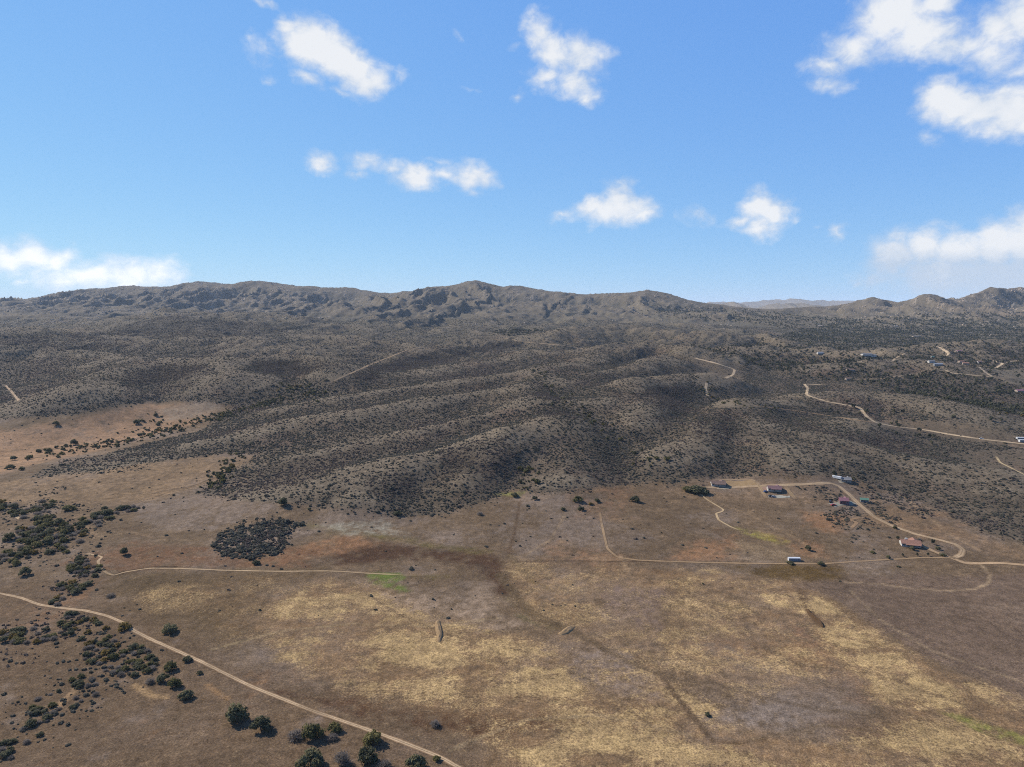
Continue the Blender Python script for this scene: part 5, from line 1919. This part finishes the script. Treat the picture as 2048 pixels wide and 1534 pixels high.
# which stand each of the near shrubs belongs to
STANDS = [
    ('in the oval shrub patch above the pale farm track', [(405, 1125), (420, 1060), (500, 1020), (640, 1030), (640, 1080), (560, 1135)]),
    ('among the trees of the belt at the left edge', [(-200, 980), (240, 1000), (260, 1060), (220, 1170), (140, 1220), (-200, 1180)]),
    ('in the thicket below the dirt track', [(-300, 1235), (110, 1212), (300, 1270), (420, 1400), (200, 1600), (-400, 1700)]),
    ('in the shrub patch beside the road to the houses', [(1600, 1075), (1600, 1005), (1700, 1000), (1810, 1045), (1800, 1075)]),
]
SPOLY = [(t_, world_poly(P_)) for t_, P_ in STANDS]
for k in near:
    lb = 'along the front edge of the shrub covered hills'
    for t_, P_ in SPOLY:
        if in_poly([tuple(p) for p in P_], SP[k, 0], SP[k, 1]):
            lb = t_
    if lb.startswith('along') and SP[k, 0] > .28 * SP[k, 1]:
        lb = 'on the slope around the houses'
    tint = 'reddish brown' if pick_[k] in (3, 6) else 'dark grey green'
    o = bpy.data.objects.new('shrub', chap_protos[pick_[k]])
    COL.objects.link(o)
    o.location = SP[k]
    o.scale = size_[k]
    o.rotation_euler = (0, 0, random.uniform(0, 6.28))
    tag(o, tint + ' low shrub ' + lb, 'shrub', tint + ' shrubs ' + lb)
spread_field('chaparral', SP[rest], size_[rest], pick_[rest], chap_protos)

WP = scatter(WOOD, .0085, 900, 5600, lambda y: 1.0 - .45 * sstep(y, 2200, 4800))
nw = len(WP)
wr_ = RNG.uniform(1.7, 3.6, nw) * (1 + .35 * sstep(WP[:, 1], 2500, 4500))
wsize = np.stack([wr_, wr_, wr_ * RNG.uniform(.8, 1.5, nw)], -1)
spread_field('woodland', WP, wsize, RNG.integers(0, 5, nw), jun_protos)

# trees along the creek and yellow trees of the basin, boulders of the ridges
creek = []
for (x0, y0), (x1, y1), n_, wd in [((90, 912), (200, 892), 26, 7), ((200, 892), (300, 872), 30, 5), ((300, 872), (400, 842), 44, 5), ((400, 842), (480, 822), 46, 5), ((480, 822), (560, 800), 40, 4),
                                   ((560, 800), (650, 782), 50, 8), ((560, 780), (630, 772), 20, 5), ((270, 860), (330, 835), 14, 10), ((1060, 720), (1110, 790), 60, 5), ((1110, 790), (1210, 860), 60, 8),
                                   ((1210, 860), (1290, 930), 40, 12), ((1395, 760), (1430, 800), 26, 6), ((1430, 800), (1560, 822), 40, 5), ((1690, 705), (1720, 700), 14, 4), ((1730, 735), (1830, 752), 60, 7), ((1960, 800), (2048, 830), 60, 8),
                                   ((480, 905), (420, 975), 40, 8), ((1050, 930), (1052, 985), 26, 6)]:
    for k in range(int(n_ * (2.0 if x0 < 700 else .7))):
        t = random.random()
        creek.append((x0 + (x1 - x0) * t + random.gauss(0, wd * 1.6), y0 + (y1 - y0) * t + random.gauss(0, wd * .9), x0))
CP = at([c[0] for c in creek], [c[1] for c in creek])
cr_ = (1.2 + 2.3 * RNG.random(len(CP)) ** 1.6) * (1 + .25 * sstep(CP[:, 1], 1200, 2500))
ck_protos = [as_mesh(leafy(600 + k, 9, 1.0, .9, 24, .24), 'creek_tree', m_) for k, m_ in enumerate((M_OAK, M_OLIVE, M_OLIVE, M_GOLDLEAF, M_OAK))]
pk = np.array([random.choices(range(5), [4, 3, 3, 1.6 if c[2] in (480, 560, 400, 1690, 1730, 1960) else .25, 4])[0] for c in creek])
spread_field('creekside_trees', CP, np.stack([cr_, cr_, cr_ * RNG.uniform(.8, 1.2, len(CP))], -1), pk, ck_protos)
M_GRANITE = simple_mat('pale_granite', lin(176, 158, 146), .95, .25, .12, .1)
rk = []
for k in range(5):
    r_ = random.Random(700 + k)
    bm = bmesh.new()
    bmesh.ops.create_icosphere(bm, subdivisions=2, radius=1.0)
    for v in bm.verts:
        v.co *= r_.uniform(.72, 1.18)
        v.co.z *= .75
    mb_ = MB().poly([tuple(v.co) for v in bm.verts], [[v.index for v in f.verts] for f in bm.faces])
    bm.free()
    rk.append(as_mesh(mb_, 'boulder', M_GRANITE))
BP = scatter(rocky.reshape(GX.shape), .018, 3000, 7200, lambda y: 1.0)
br = RNG.uniform(2.0, 5.5, len(BP)) * (1 + .4 * (RNG.random(len(BP)) < .1))
spread_field('boulders', BP, np.stack([br * RNG.uniform(.7, 1.4, len(BP)), br * RNG.uniform(.7, 1.4, len(BP)), br], -1), RNG.integers(0, 5, len(BP)), rk)
print('BOULDERS', len(BP))
print('TREES', n_thick + len(LONE), 'SHRUBS', ns, 'WOOD', nw)
